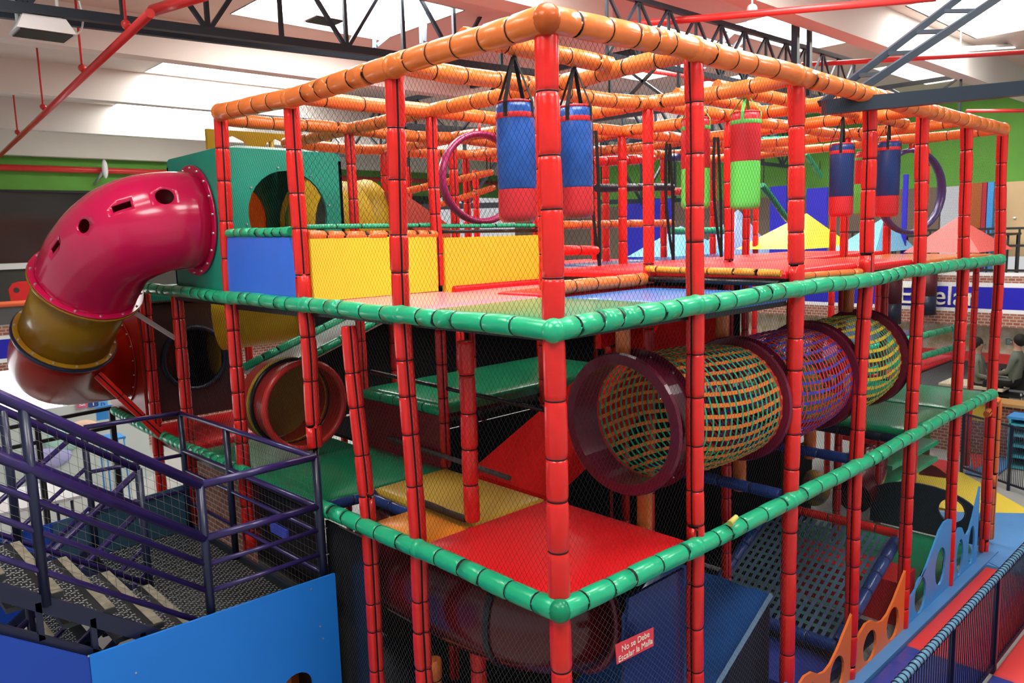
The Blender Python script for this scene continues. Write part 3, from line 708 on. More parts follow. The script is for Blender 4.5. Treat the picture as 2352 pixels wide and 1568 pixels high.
# green-railed ramp going up to the right
t = thing('roller_ramp', 'grey ramp with green padded side rails climbing between the tunnel and the upper deck', 'ramp', (.6, 4.6, 2.8))
for yy in (4.15, 4.8):
    a_, c_ = pad_mesh((.55, yy, 2.66), (2.3, yy, 3.25), .04, GREEN, n=10); a_.obj('side_rail', t)
mb = MB(); mb.hexa([(.55, 4.15, 2.6), (2.3, 4.15, 3.19), (2.3, 4.8, 3.19), (.55, 4.8, 2.6), (.55, 4.15, 2.63), (2.3, 4.15, 3.22), (2.3, 4.8, 3.22), (.55, 4.8, 2.63)], GALV); mb.obj('ramp_bed', t)
# ------------------------------------------------------------------ net barrel tunnel
t = thing('net_tunnel', 'woven webbing barrel tunnel with maroon rings hanging in the middle storey behind the right face', 'net tunnel', (B, .5, 2.65))
yc = [.50, .43, .45, .50]; zc = [2.65, 2.62, 2.62, 2.62]
cs = [V3(1.16, yc[0], zc[0]), V3(2.42, yc[1], zc[1]), V3(3.62, yc[2], zc[2]), V3(4.78, yc[3], zc[3])]
RT_ = .425
def barrelring(c, wd, name):
    mb = MB(); r = RT_
    prof = [(-wd/2, r-.03), (-wd/2, r+.035), (-wd/2+.02, r+.045), (-wd/2+.025, r+.005), (wd/2-.025, r+.005), (wd/2-.02, r+.045), (wd/2, r+.035), (wd/2, r-.03)]
    n = 44; b0 = 0
    for x_, rr in prof:
        for k in range(n): mb.v.append((c.x+x_, c.y+rr*math.cos(2*PI*k/n), c.z+rr*math.sin(2*PI*k/n)))
    for j in range(len(prof)):
        j2 = (j+1) % len(prof)
        for k in range(n): mb.face([j*n+k, j*n+(k+1) % n, j2*n+(k+1) % n, j2*n+k], MAROON, False)
    o = mb.obj(name, t)
    for sx in (-1, 1):
        for k in range(28):
            th_ = 2*PI*k/28; bm_ = MB(); xx = c.x+sx*(wd/2-.035)
            p = V3(xx, c.y+(r+.005)*math.cos(th_), c.z+(r+.005)*math.sin(th_)); dd = V3(0, math.cos(th_), math.sin(th_))
            if k % 2 == 0 and sx*1 > -2: bm_.cyl(p, p+dd*.012, .008, BOLT, 6); bm_.obj('bolt', o)
barrelring(cs[0]+V3(.08, 0, 0), .24, 'end_ring'); barrelring(cs[1], .12, 'joint_ring'); barrelring(cs[2], .12, 'joint_ring'); barrelring(cs[3], .12, 'end_ring')
bands = [(WO, WG, 36, 17, .027, .017), (WB, WR, 36, 19, .022, .018), (WY, WG, 34, 15, .028, .017)]
for s_, (ml_, mc_, nl, nc, wl, wc) in enumerate(bands):
    a = cs[s_]+V3(.19 if s_ == 0 else .05, 0, 0); b = cs[s_+1]-V3(.05, 0, 0)
    def prof(f): return RT_-.02+.035*math.sin(PI*f)
    mb = MB()
    for k in range(nl):
        th_ = 2*PI*k/nl; pts = []; nr = []
        for q_ in range(25):
            f = q_/24; c = a+(b-a)*f; d = V3(0, math.cos(th_+.12*math.sin(PI*f)), math.sin(th_+.12*math.sin(PI*f)))
            pts.append(c+d*(prof(f)+.004*(1 if (q_+k) % 2 else -1))); nr.append(d)
        mb.strap(pts, nr, wl, .003, ml_)
    plab(mb.obj('long_webbing', t), ['orange lengthwise webbing', 'blue lengthwise webbing', 'yellow lengthwise webbing'][s_])
    mb = MB()
    for q_ in range(1, nc):
        f = q_/nc; c = a+(b-a)*f; pts = []; nr = []
        for k in range(49):
            th_ = 2*PI*k/48; d = V3(0, math.cos(th_), math.sin(th_)); pts.append(c+d*prof(f)); nr.append(d)
        mb.strap(pts, nr, wc, .003, mc_)
    plab(mb.obj('hoop_webbing', t), ['green hoop webbing', 'red hoop webbing', 'green hoop webbing'][s_])
    for e, sg in ((a, 1), (b, -1)):
        mb = MB(); pts = []; nr = []
        for k in range(49):
            th_ = 2*PI*k/48; d = V3(0, math.cos(th_), math.sin(th_)); pts.append(e+V3(sg*.02, 0, 0)+d*prof(0)); nr.append(d)
        mb.strap(pts, nr, .05, .004, WR)
        plab(mb.obj('border_webbing', t), 'red border strap')
for k, (x_, lb) in enumerate(((1.34, 'first ring'), (2.55, 'second ring'), (3.72, 'third ring'), (4.78, 'last ring'))):
    padded('padded_support', f'orange padded support below the {lb} of the webbing tunnel', 'support', [(V3(x_, .47, 1.86), V3(x_, .47, 2.20))], .05, ORANGE, None, 'orange tunnel supports', .2, .3)
    padded('padded_support', f'orange padded hanger above the {lb} of the webbing tunnel', 'support', [(V3(x_-.05, .6, 3.06), V3(x_-.05, .6, 3.38))], .05, ORANGE, None, 'orange tunnel supports', .2, .3)

# ------------------------------------------------------------------ ground storey
# blue ramp
t = thing('soft_ramp', 'shiny blue padded ramp in the bottom storey behind the notice', 'ramp', (.2, .2, 0))
mb = MB(); n = 12
x0, x1, zt = .35, 2.42, 1.16
for (ya, yb) in ((.12, 1.1),):
    b0 = len(mb.v); nx, ny = 14, 8
    for j in range(ny+1):
        for i in range(nx+1):
            f = i/nx; x = x0+(x1-x0)*f; z = .01+(zt-.01)*f
            mb.v.append((x, ya+(yb-ya)*j/ny, z+.008*math.sin(j*2.3+i*.9)))
    for j in range(ny):
        for i in range(nx): a = b0+j*(nx+1)+i; mb.face([a, a+1, a+nx+2, a+nx+1], RAMPB, True)
mb.hexa([(x0, .13, 0), (x1, .13, 0), (x1, 1.09, 0), (x0, 1.09, 0), (x0, .13, .0), (x1, .13, zt-.02), (x1, 1.09, zt-.02), (x0, 1.09, .0)], mat('shade_dark_side', (.006, .008, .02), .7))  # ramp side coloured near black, standing in for the shaded void below
mb.obj('ramp_cushion', t)
mb = MB(); mb.bar((x0, .12, .03), (x1, .12, zt), .02, .03, mat('pale_blue_piping', (.2, .35, .5), .4)); mb.obj('piping', t)
panel('navy_curtain', 'dark navy vinyl curtain right behind the red notice, below the low green rail', [(.42, .06, .05), (1.17, .06, .05), (1.17, .06, 1.80), (.62, .06, 1.80)], .02, mat('navy_wall', (.008, .025, .11), .25, coat=.5, bump=.3, bscale=4))
# notice
t = thing('notice_sign', 'small red notice with white Spanish text tied to the net below the low green rail', 'sign', (.58, -.03, 1.5))
q0, q1, q2, q3 = R(1416, 1525, y=-.03), R(1500, 1482, y=-.03), R(1500, 1440, y=-.03), R(1412, 1480, y=-.03)
mb = MB(); mb.hexa([q0, q1, q2, q3]+[p+V3(0, -.004, 0) for p in (q0, q1, q2, q3)], mat('notice_red', (.75, .05, .07), .5)); mb.obj('board', t)
def text(body, name, loc, xdir, ydir, size, m, parent=None, ext=.001):
    cu = bpy.data.curves.new(name, 'FONT'); cu.body = body; cu.size = size; cu.extrude = ext; cu.align_x = 'CENTER'; cu.align_y = 'CENTER'
    o = bpy.data.objects.new(name, cu); C.objects.link(o)
    X, Y = Vector(xdir).normalized(), Vector(ydir).normalized(); Z = X.cross(Y)
    M4 = Matrix(((X.x, Y.x, Z.x, loc[0]), (X.y, Y.y, Z.y, loc[1]), (X.z, Y.z, Z.z, loc[2]), (0, 0, 0, 1)))
    dg = bpy.context.evaluated_depsgraph_get(); me = bpy.data.meshes.new_from_object(o.evaluated_get(dg)); bpy.data.objects.remove(o)
    me.transform(M4); me.materials.clear(); me.materials.append(m); ob = bpy.data.objects.new(name, me); C.objects.link(ob)
    if parent: ob.parent = parent; ob.matrix_parent_inverse = parent.matrix_basis.inverted()
    return ob
cc = (q0+q1+q2+q3)/4
sx = (q1-q0); 
text('No se Debe', 'lettering', cc+V3(0, -.007, .025), (1, 0, -.03), (0, 0, 1), .052, CREAM, t)
text('Escalar la Malla', 'lettering', cc+V3(0, -.007, -.027), (1, 0, -.03), (0, 0, 1), .052, CREAM, t)
# maroon tube slide below the red deck
t = thing('tube_slide', 'dark maroon tube slide curling under the red deck in the bottom storey', 'tube slide', (.6, .8, .5))
pts = bez([CP+ray(1225, 1350)*4.9, CP+ray(1100, 1395)*4.95, CP+ray(960, 1400)*5.4, CP+ray(840, 1300)*6.4], 18)
pts = bez([V3(.80, .62, 1.46), V3(.55, .62, 1.48), V3(.47, .95, 1.47), V3(.47, 1.9, 1.48)], 18)
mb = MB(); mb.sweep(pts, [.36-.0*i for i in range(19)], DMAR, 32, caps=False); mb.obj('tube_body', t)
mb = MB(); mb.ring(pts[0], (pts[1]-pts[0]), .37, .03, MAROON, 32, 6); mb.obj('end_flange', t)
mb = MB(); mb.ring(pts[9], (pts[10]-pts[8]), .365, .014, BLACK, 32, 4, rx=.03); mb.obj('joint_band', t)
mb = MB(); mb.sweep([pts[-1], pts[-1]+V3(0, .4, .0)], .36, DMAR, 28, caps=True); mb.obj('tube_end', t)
# black drape by the third left post
t = thing('black_drape', 'black vinyl curtain laced beside the dark pipes at the end of the low green rail', 'curtain', (0, 1.9, 0))
mb = MB(); mb.box(.0, .02, 1.86, 2.36, .05, 1.85, BLACK); mb.obj('curtain_sheet', t)
for k in range(9):
    mb = MB(); zz = 1.8-k*.2; mb.ring((-.02, 2.36, zz), (0, 0, 1), .03, .004, WHITE, 12, 4); mb.obj('cable_tie', t)
mb = MB(); mb.cyl((-.03, 2.36, .05), (-.03, 2.36, 1.9), .022, BLACK, 10); mb.obj('edge_pipe', t)
for lb, bx in (('added dark sheet behind the maroon tube standing in for bottom storey shade', (1.22, 1.24, 1.1, 3.6, .05, 1.85)), ('added black sheet keeping the rear of the bottom storey dark', (1.26, 4.9, 3.62, 3.64, .02, 1.9)),
               ('added black sheet keeping the rear of the middle storey dark', (1.3, 9.0, 4.9, 4.92, 1.95, 3.40)), ('added dark sheet closing a bright gap behind the green platform', (1.26, 5.6, 3.66, 4.9, 1.90, 1.93)), ('added black sheet darkening the bottom storey behind the brick pier', (.4, 1.2, 4.9, 4.92, .02, 1.9)),
               ('added black sheet darkening the middle storey left of the far green mats', (5.98, 6.0, 2.5, 4.9, 1.95, 3.38)), ('added dark sheet hiding the bright hall floor behind the cargo net', (4.80, 4.82, 1.3, 3.6, .02, 1.88)), ('added low dark sheet darkening the far bottom bay behind the green floor mat', (4.84, 7.0, 2.0, 2.02, .02, 1.1))):
    mb = MB(); mb.box(*bx, mat('added_shade_black', (.007, .007, .008), .8)); tag(mb.obj('black_screen'), lb, 'screen')  # black sheets added to keep the lower storeys in shade
mb = MB(); mb.box(.1, 4.7, .12, 6.1, .0, .02, NAVYD); tag(mb.obj('floor_mat'), 'near black foam flooring under the play frame', 'floor mat')
for i in range(1, 6):
    for j in (3, 4):
        if (i, j) in ((1, 3), (1, 4)): continue
        deck('dark red upper deck mat added over the rearmost rows to block light', i*B, (i+1)*B, j*A, (j+1)*A, U+.02, RED2)['group'] = 'rear dark red upper mats added to block light'  # rear decks added so less light reaches the storeys below
tb = MB(); tb.cyl(V3(.2, .45, .62), V3(.45, 1.2, .62), .014, GALV, 8); tag(tb.obj('steel_pipe'), 'thin steel pipe low under the maroon tube', 'pipe')
padded('padded_support', 'dim orange padded support under the maroon tube', 'support', [(V3(.3, 1.5, .05), V3(.3, 1.5, .98))], .05, ORANGE)
# cargo net ramp
t = thing('cargo_net', 'sloping cargo net of dark green and blue webbing between navy padded rails', 'cargo net', (2.6, .2, 0))
TRc, BRc = V3(4.55, .12, 1.0), V3(2.75, .12, .18)
TLc, BLc = V3(4.55, 1.5, 1.0), V3(2.75, 1.5, .18)
TRc = R(2058, 1240, y=.12); BRc = R(1925, 1475, y=.12); TLc = V3(TRc.x, 1.42, TRc.z); BLc = V3(BRc.x, 1.42, BRc.z)
nn = (TRc-BRc).cross(TLc-TRc).normalized()
if nn.z < 0: nn = -nn
for k in range(1, 18):
    f = k/18; a, b = BRc+(BLc-BRc)*f, TRc+(TLc-TRc)*f
    mb = MB(); mb.strap([a+nn*.004, b+nn*.004], nn, .036, .004, WEBB); mb.obj('webbing_strap', t)
nk = int((TRc-BRc).length/.085)
for k in range(1, nk):
    f = k/nk; a, b = BRc+(TRc-BRc)*f, BLc+(TLc-BLc)*f
    mb = MB(); mb.strap([a, b], nn, .036, .004, WEBG); mb.obj('webbing_strap', t)
for P, Q in ((BRc, TRc), (BLc, TLc), (BRc+V3(-.03, 0, -.03), BLc+V3(-.03, 0, -.03))):
    a_, c_ = pad_mesh(P, Q, .055, NAVY, n=12); a_.obj('padded_edge', t)
padded('padded_rail', 'red padded rail across the top of the cargo net', 'padded rail', [(TRc+V3(.08, 0, .03), TLc+V3(.08, 0, .03))], .045, RED)
mb = MB(); mb.box(BRc.x-.6, BRc.x+.05, .1, 1.5, .02, .10, MATN); tag(mb.obj('floor_pad'), 'navy pad on the floor at the foot of the cargo net', 'floor mat')
mb = MB(); mb.slab(1.95, 2.9, 1.3, 1.7, .02, .35, YEL2, .1); tag(mb.obj('foam_step'), 'yellow foam step behind the blue ramp', 'foam block')
mb = MB()
for k in range(60): mb.ball((random.uniform(1.7, 2.7), random.uniform(2.0, 3.2), random.uniform(.05, .35)), .05, [WHITE, TURQ, GREEN2, MATY][k % 4], 8, 6)
tag(mb.obj('play_balls'), 'heap of small white and teal play balls in the dim bottom storey', 'balls', kind='stuff')
# far bottom room
deck('green mat on the floor of the last bay behind the blue wavy board', 4*B+.1, 6*B-.05, .1, 1.9, .12, GREEN2, th=.1, frame=False)
HS = .45
t = thing('arched_panel', 'dark navy arched panel with a round hole in the far bottom bay', 'panel', (7, 1.2, .4))
ol = [(0, 0)]+[(1.9-1.9*math.cos(PI*k/16)/1-1.9+.95+.95*0, 0) for k in ()]
arc = [(.95-.95*math.cos(PI*k/14), .35+.55*math.sin(PI*k/14)) for k in range(15)]
mb = MB(); mb.extrude([(0, 0)]+[(.62-.62*math.cos(PI*k/16), .34+.27*math.sin(PI*k/16)) for k in range(17)]+[(1.24, 0)], [circ(.29, .36, .15, 20)], (6*B-.05, .05, .12), (0, 1, 0), (0, 0, 1), (.03, 0, 0), mat('deep_teal_foam', (.008, .03, .055), .45)); mb.obj('panel_board', t)
mb = MB(); mb.ring((6*B-.06, .34, .48), (1, 0, 0), .15, .01, NAVYD, 24, 6); mb.obj('hole_trim', t)
mb = MB(); mb.extrude([(0, 0), (.5, 0), (.5, .42), (.05, .42)], [], (4*B+.02, .1, 0), (1, 0, 0), (0, 0, 1), (0, 1.2, 0), RED2); tag(mb.obj('red_wedge'), 'red padded wedge at the near end of the green floor mat', 'wedge')
pt = R(1990, 1145, y=2.0); 
for u, v, lb in ((1992, 1155, 'blue and yellow patterned ball shape in the far bottom bay'), (1870, 1120, 'blue and yellow patterned pad left of the fourth right post')):
    p = R(u, v, y=1.9); m_ = mat('patchy_blue_yellow', (.75, .42, .03), .5, var=.9, vscale=9, dirt=(.04, .03, .2)); mb = MB(); mb.ball(p, (.2, .2, .24), m_, 16, 12); tag(mb.obj('patterned_ball'), lb, 'ball')
mb = MB(); mb.cyl(R(2115, 1040, y=1.9)*1, R(2115, 1040, y=1.9)+V3(0, 0, .45), .13, mat('olive_pad', (.04, .12, .02), .5), 16); mb.cyl(R(2115, 1040, y=1.9)-V3(0, 0, .55), R(2115, 1040, y=1.9), .13, mat('brick_red_pad', (.3, .02, .01), .5), 16); tag(mb.obj('padded_column'), 'thick column wrapped in olive and brick red pads in the far bottom bay', 'column')
# curved red slide chute in far bay
mb = MB(); mb.sweep(bez([R(1990, 1020, y=1.6), R(2010, 1050, y=1.5), R(1995, 1110, y=1.4), R(1960, 1140, y=1.4)], 10), .22, DMAR, 20, caps=False); tag(mb.obj('slide_chute'), 'dark red curved chute end hanging in the far lower bay', 'slide')
# wavy boards
def wavy(x0, x1, z1, lb, m, flip=False):
    wd = x1-x0; ol = [(0, 0)]
    prof = [(0, .42), (.1, .44), (.25, .52), (.4, .68), (.55, .88), (.68, 1.06), (.8, 1.13), (.92, 1.12), (1, 1.08)] if flip else [(0, .56), (.08, .70), (.18, .77), (.3, .74), (.42, .61), (.52, .57), (.62, .61), (.75, .76), (.88, .96), (1, 1.14)]
    top = [(a*wd, b*z1) for a, b in prof]
    out = [(0, 0), (wd, 0)]+top[::-1]
    def ov(cx, cz, rx, rz, tl): return [(cx+rx*math.cos(k*PI/10)+tl*rz*math.sin(k*PI/10), cz+rz*math.sin(k*PI/10)) for k in range(20)]
    mb = MB(); mb.extrude(out, [ov(.27*wd, .33*z1, .13*wd, .26*z1, 0), ov(.74*wd, (.5 if flip else .36)*z1, .13*wd, .28*z1, 0)], (x0, -.03, .02), (1, 0, 0), (0, 0, 1), (0, .02, 0), m)
    tag(mb.obj('wavy_board'), lb, 'board', 'wavy boards along the foot of the right face')
px = [R(*lowR[i], y=0).x for i in range(7)]
wavy(px[2]+.05, px[3]-.04, .56, 'orange wavy board with two oval holes between the third and fourth right posts', ORBD)
wavy(px[3]+.05, px[4]-.04, .56, 'orange wavy board with two oval holes between the fourth and fifth right posts', ORBD)
wavy(px[4]+.05, px[5]-.04, .72, 'light blue wavy board with two oval holes between the fifth and sixth right posts', LBLUE, True)
wavy(px[5]+.05, px[6]-.35, .80, 'light blue wavy board with one tall hole right of the sixth right post', LBLUE)
wavy(px[1]+.05, px[2]-.04, .45, 'low blue wavy board between the second and third right posts', LBLUE)
padded('padded_arch', 'orange padded doorway post at the far end of the right face', 'doorway', [(V3(6*B+.35, .02, 1.78), V3(6*B+.33, .02, .1)), (V3(6*B-.15, 0, 1.72), V3(6*B+.35, .02, 1.80))], .04, ORANGE, (-1, -.3, 0))
# extension beyond the far end
for (i, j) in ((7, 1), (8.9, 1), (8.9, 2.2)):
    post([G(i, j, ZL[2]-.1), G(i, j, .02)], f'dim red padded post of the low extension beyond the far end, {"near" if i == 7 else ("outer" if j == 1 else "rear outer")} one', .045, (-1, -.2, 0), 'posts of the low extension')
for z_, lb, r_ in ((2.24, 'upper green padded rail of the low extension beyond the far end', .05), (1.93, 'lower green padded rail of the low extension beyond the far end', .05)):
    padded('padded_rail', lb, 'padded rail', [(G(5.2, 1.4, z_), G(8.9, 1.2, z_+.0))], r_, GREEN, None, 'rails of the low extension')
deck('dull violet-blue mat on the low extension beyond the far end', 6.1*B, 8.9*B, 1.6*A, 3*A, 2.16, mat('violet_mat', (.08, .09, .22), .3, coat=.3))
deck('dull red mat on the low extension below the upper green rail', 7*B, 8.9*B, 1.2*A, 2.2*A, 1.80, RED2)
for k, (z_, m_) in enumerate(((1.05, RED2), (.75, GREEN), (.5, GREEN))):
    mb = MB(); mb.box(7.6, 9.3, 1.2, 1.9, z_-.06, z_, m_); tag(mb.obj('bench_board'), ['red padded bench top beyond the far end', 'green padded bench edge under the red top', 'lowest green padded bench edge beyond the far end'][k], 'bench')

# ------------------------------------------------------------------ stuff deep in the upper storey
t = thing('big_ring', 'large magenta climbing ring behind the first punch bag', 'ring', (2.0, 2.65, 4.4))
mb = MB(); mb.ring(V3(1.98, 2.75, 4.40), (.25, 1, 0), .385, .03, MRING, 36, 8, rx=.07); mb.obj('ring_body', t)
mb = MB(); mb.cyl((1.98, 2.75, 4.8), (1.98, 2.75, ZL[3]), .012, RED, 8); mb.obj('hanger', t)
t = thing('big_ring', 'large purple climbing ring near the far end of the upper storey', 'ring', (7.6, .9, 4.3))
c_ = R(2092, 440, y=1.0); r_ = .40*(c_-CP).length/6.9
mb = MB(); mb.ring(c_, (.45, 1, 0), .445*((c_-CP).dot(FW))/8.6, .03, SRING, 40, 8, rx=.06); mb.obj('ring_body', t)
t2 = MB()
for k in (-.06, .06): t2.cyl(c_+V3(k, 0, .46), V3(c_.x+k, c_.y, ZL[3]), .02, RED, 8)
o = t2.obj('hanger', t); plab(o, 'two red padded hangers')
rolls = [((1290, 375), (1500, 365), 2.6, .05, RED, 'red padded roll bar, highest of those between corner and second right post'),
         ((1370, 432), (1545, 430), 2.9, .045, NAVYD, 'dark navy padded roll bar below the high red one'),
         ((1290, 517), (1545, 512), 2.7, .042, ORANGE, 'orange padded roll bar in the middle of the upper storey'),
         ((1285, 575), (1370, 575), 2.2, .045, RED, 'low red padded roll with a square end'),
         ((1535, 362), (1575, 362), 3.4, .05, NAVY, 'short blue padded roll beside the second right post'),
         ((1535, 440), (1580, 440), 3.4, .05, RED, 'short red padded roll beside the second right post'),
         ((1540, 530), (1670, 530), 3.2, .045, GREEN, 'green padded roll bar low behind the second right post'),
         ((1750, 322), (1930, 312), 3.2, .045, GREEN, 'bright green padded bar high behind the third right post'),
         ((1750, 345), (1810, 345), 4.2, .06, GREEN2, 'dark green padded bar just under the bright one'),
         ((1750, 425), (1810, 505), 3.0, .045, GREEN2, 'dark green padded bar slanting down left of the third right post'),
         ((1850, 352), (1885, 405), 3.0, .045, GREEN2, 'short dark green slanting bar right of the third right post'),
         ((930, 440), (1130, 395), 4.6, .04, ORANGE, 'faded orange bar slanting up behind the second and third left posts'),
         ((1010, 470), (1135, 430), 4.6, .035, ORANGE, 'lower faded orange bar slanting up behind the magenta ring')]
for (a, b, yy, r_, m_, lb) in rolls:
    t = padded('padded_bar', lb, 'padded bar', [(R(*a, y=yy), R(*b, y=yy))], r_, m_, None, None, .2, .35, n=10)
    for q in (R(*a, y=yy), R(*b, y=yy)):
        q = q.lerp((R(*a, y=yy)+R(*b, y=yy))/2, .12)
        if q.z < 4.7: mb = MB(); mb.strap([q+V3(0, 0, r_*.6), V3(q.x, q.y, ZL[3])], (-.6, -.8, 0), .012, .004, STRAPB); mb.obj('hanging_strap', t)
# black webbing slings
for (u0, v0, v1, yy, lb) in ((1365, 300, 610, 2.2, 'black hanging sling strap behind the second punch bag'), (1535, 330, 600, 2.4, 'black hanging sling strap left of the second right post'), (1645, 315, 590, 2.0, 'black hanging sling strap between second and third right posts')):
    t = thing('sling', lb, 'sling', R(u0, v0, y=yy), 'black slings')
    for dx in (-12, 12):
        pts = bez([R(u0+dx*.3, v0, y=yy), R(u0+dx*.6, v0+60, y=yy), R(u0+dx, (v0+v1)/2, y=yy), R(u0+12, v1, y=yy)], 10)
        mb = MB(); mb.strap(pts, (-.6, -.8, 0), .03, .006, STRAPB); mb.obj('strap', t)
# red chute behind the teal box
t = thing('open_chute', 'red open chute slanting down behind the yellow tunnel', 'slide', (2.0, 4.5, 3.6))
P, Q = R(885, 440, y=4.2), R(1000, 520, y=3.9)
mb = MB(); mb.hexa([P+V3(0, -.25, -.3), Q+V3(0, -.25, -.3), Q+V3(0, .25, -.3), P+V3(0, .25, -.3), P+V3(0, -.25, .0), Q+V3(0, -.25, 0), Q+V3(0, .25, 0), P+V3(0, .25, 0)], mat('chute_red', (.45, .06, .04), .4)); mb.obj('chute_body', t)
# yellow speckled drum
mb = MB(); mb.ball(V3(1.85, 4.45, 4.05), (.26, .34, .46), YEPL, 18, 12); tag(mb.obj('yellow_drum'), 'rounded yellow drum end right of the teal box', 'drum')
# yellow crown canopy above teal box
t = thing('castle_crown', 'yellow scalloped crown piece standing above the teal box', 'decoration', (.6, 5.2, 4.8))
crown = [(0, .0), (.10, .02), (.16, .1), (.28, .15), (.4, .1), (.46, .0), (.58, 0), (.64, .1), (.76, .15), (.88, .1), (.94, 0), (1.06, 0), (1.12, .1), (1.24, .14), (1.4, .14), (1.4, .2), (0, .2)]
p0 = R(478, 342, y=5.3); mb = MB(); mb.extrude(crown, [], (p0.x, 5.3, p0.z), (1, 0, 0), (0, 0, 1), (0, .05, 0), YEPL); mb.obj('crown_board', t)
mb = MB(); mb.cyl((p0.x+.7, 5.33, 3.4), (p0.x+.7, 5.33, p0.z+.15), .03, YEPL, 8); mb.obj('support_post', t)
# peaked soft roofs and boards beyond
def peak(u0, u1, vb, ut, vt, x, m, lb, d=1.6):
    a, b, c = R(u0, vb, x=x), R(u1, vb, x=x), R(ut, vt, x=x)
    mb = MB(); bk = V3(d, 0, 0); ap = c+bk*.5
    P = [a, b, b+bk, a+bk]
    for k in range(4): mb.poly([P[k], P[(k+1) % 4], ap], m)
    mb.poly(P[::-1], m); tag(mb.obj('peaked_roof'), lb, 'soft roof', 'peaked soft roofs beyond the frame')
peak(1690, 1850, 572, 1795, 490, 8.3, YELLOW, 'yellow peaked soft roof seen between second and third right posts')
peak(1900, 2010, 580, 1980, 500, 9.0, mat('sky_blue_vinyl', (.15, .42, .62), .5), 'light blue peaked soft roof left of the fourth right post')
peak(2075, 2250, 580, 2155, 500, 9.4, mat('faded_red_vinyl', (.62, .1, .09), .6), 'faded red peaked soft roof right of the fifth right post')
peak(1440, 1560, 590, 1500, 520, 8.0, mat('sky_blue_vinyl2', (.12, .35, .6), .5), 'light blue peaked soft roof left of the second right post')
peak(1590, 1680, 590, 1640, 480, 9.5, mat('pale_stripe_vinyl', (.3, .42, .7), .5), 'pale blue peaked roof behind the black sling')
for (u0, u1, v0, v1, lb) in ((1768, 1835, 424, 500, 'royal blue sign board left of the third right post'), (2210, 2250, 400, 530, 'royal blue upright board right of the far punch bag'), (1440, 1540, 455, 505, 'dark blue board left of the second right post'), (1850, 1900, 430, 560, 'royal blue sign board right of the third right post')):
    a, b = R(u0 if u0 != 2210 else 2070, v1, x=10.2), R(u1 if u0 != 2210 else 2085, v0, x=10.2)
    mb = MB(); mb.box(10.2, 10.25, b.y, a.y, 3.3, b.z, SIGNB); tag(mb.obj('sign_board'), lb, 'sign board')

# ------------------------------------------------------------------ stairs, landing, boards at lower left
LZ = 1.2
t = thing('stair_landing', 'black checker plate landing between the two purple railed stair flights', 'landing', (-.5, 3.4, LZ))
mb = MB(); mb.box(-.97, -.10, 2.2, 4.75, LZ-.06, LZ, PLATE); mb.obj('deck_plate', t)
def lozenges(x0, x1, y0, y1, z, p=.042):
    mb = MB(); a = 0; x = x0+.02
    while x < x1-.02:
        y = y0+.02+(p/2 if a % 2 else 0); b = 0
        while y < y1-.02:
            dx, dy = (.014, .004) if (a+b) % 2 else (.004, .014)
            mb.hexa([(x-dx, y-dy, z), (x+dx, y-dy, z), (x+dx, y+dy, z), (x-dx, y+dy, z), (x-dx*.6, y-dy*.5, z+.003), (x+dx*.6, y-dy*.5, z+.003), (x+dx*.6, y+dy*.5, z+.003), (x-dx*.6, y+dy*.5, z+.003)], LOZ)
            y += p; b += 1
        x += p*.5 if True else p; a += 1
    return mb
lz = lozenges(-.97, -.12, 2.2, 4.7, LZ, .05); lz.obj('raised_tread', t)
mb = MB(); mb.box(-.97, -.10, 4.72, 4.78, LZ-.5, LZ+.35, mat('dark_teal_board', (.018, .05, .08), .4)); mb.obj('kick_board', t)
mb = MB(); mb.box(-1.0, -.08, 2.16, 2.2, LZ-.14, LZ, PURPD); mb.obj('edge_beam', t)
mb = MB(); mb.box(-.10, -.075, 2.2, 4.75, LZ-.10, LZ+.03, STEELD); mb.obj('edge_beam', t)
def stairs(label, x0, sgn, y0, y1, rise, run, nst):
    t = thing('stair_flight', label, 'stairs', (x0, (y0+y1)/2, LZ))
    for k in range(nst):
        xa = x0-run*k; zt_ = LZ+sgn*rise*(k+1) if sgn > 0 else LZ-rise*(k+1)
        mb = MB(); mb.box(xa-run-.02, xa, y0, y1, zt_-.03, zt_, PLATE); tr = mb.obj('tread', t)
        l2 = lozenges(xa-run, xa-.07, y0, y1, zt_, .046); l2.obj('raised_tread', tr)
        mb = MB(); xn = xa-.055 if sgn > 0 else xa-run; mb.box(xn, xn+.055, y0+.02, y1-.02, zt_, zt_+.006, NOSE); plab(mb.obj('nosing_strip', tr), 'beige worn non-slip strip')
    for yy in (y0, y1):
        P, Q = V3(x0, yy, LZ-.02), V3(x0-run*nst, yy, LZ-.02+sgn*rise*nst)
        mb = MB(); mb.bar(P+V3(0, 0, .10), Q+V3(0, 0, .10), .03, .09, PURPD); mb.bar(P+V3(0, 0, -.12), Q+V3(0, 0, -.12), .03, .05, PURPD)
        for k in range(nst): 
            q = P+(Q-P)*((k+.5)/nst); mb.bar(q+V3(0, 0, -.12), q+V3(0, 0, .10), .03, .03, PURPD, up=(1, 0, 0))
        mb.obj('stringer', t)
stairs('upper stair flight with beige nosings climbing left from the landing', -.97, 1, 2.2, 3.3, .19, .26, 6)
stairs('far stair flight going down to the left behind the upper flight', -.97, -1, 3.55, 4.7, .19, .26, 7)
def railing(label, paths, posts_, m=PURP, r=.024, nets=None):
    t = thing('stair_railing', label, 'railing', posts_[0][0] if posts_ else paths[0][0][0])
    for pts, rr in paths: mb = MB(); mb.sweep(pts, rr, m, 12); mb.obj('rail', t)
    for P, Q in posts_: mb = MB(); mb.cyl(P, Q, .028, PURPD, 12); mb.obj('post', t)
    return t
yn = 2.2
C0, Ax = V3(-.94, yn, 2.385), V3(-.13, yn, 2.39)
S = V3(-1, 0, .735); 
def up(P, k): return P+S*k
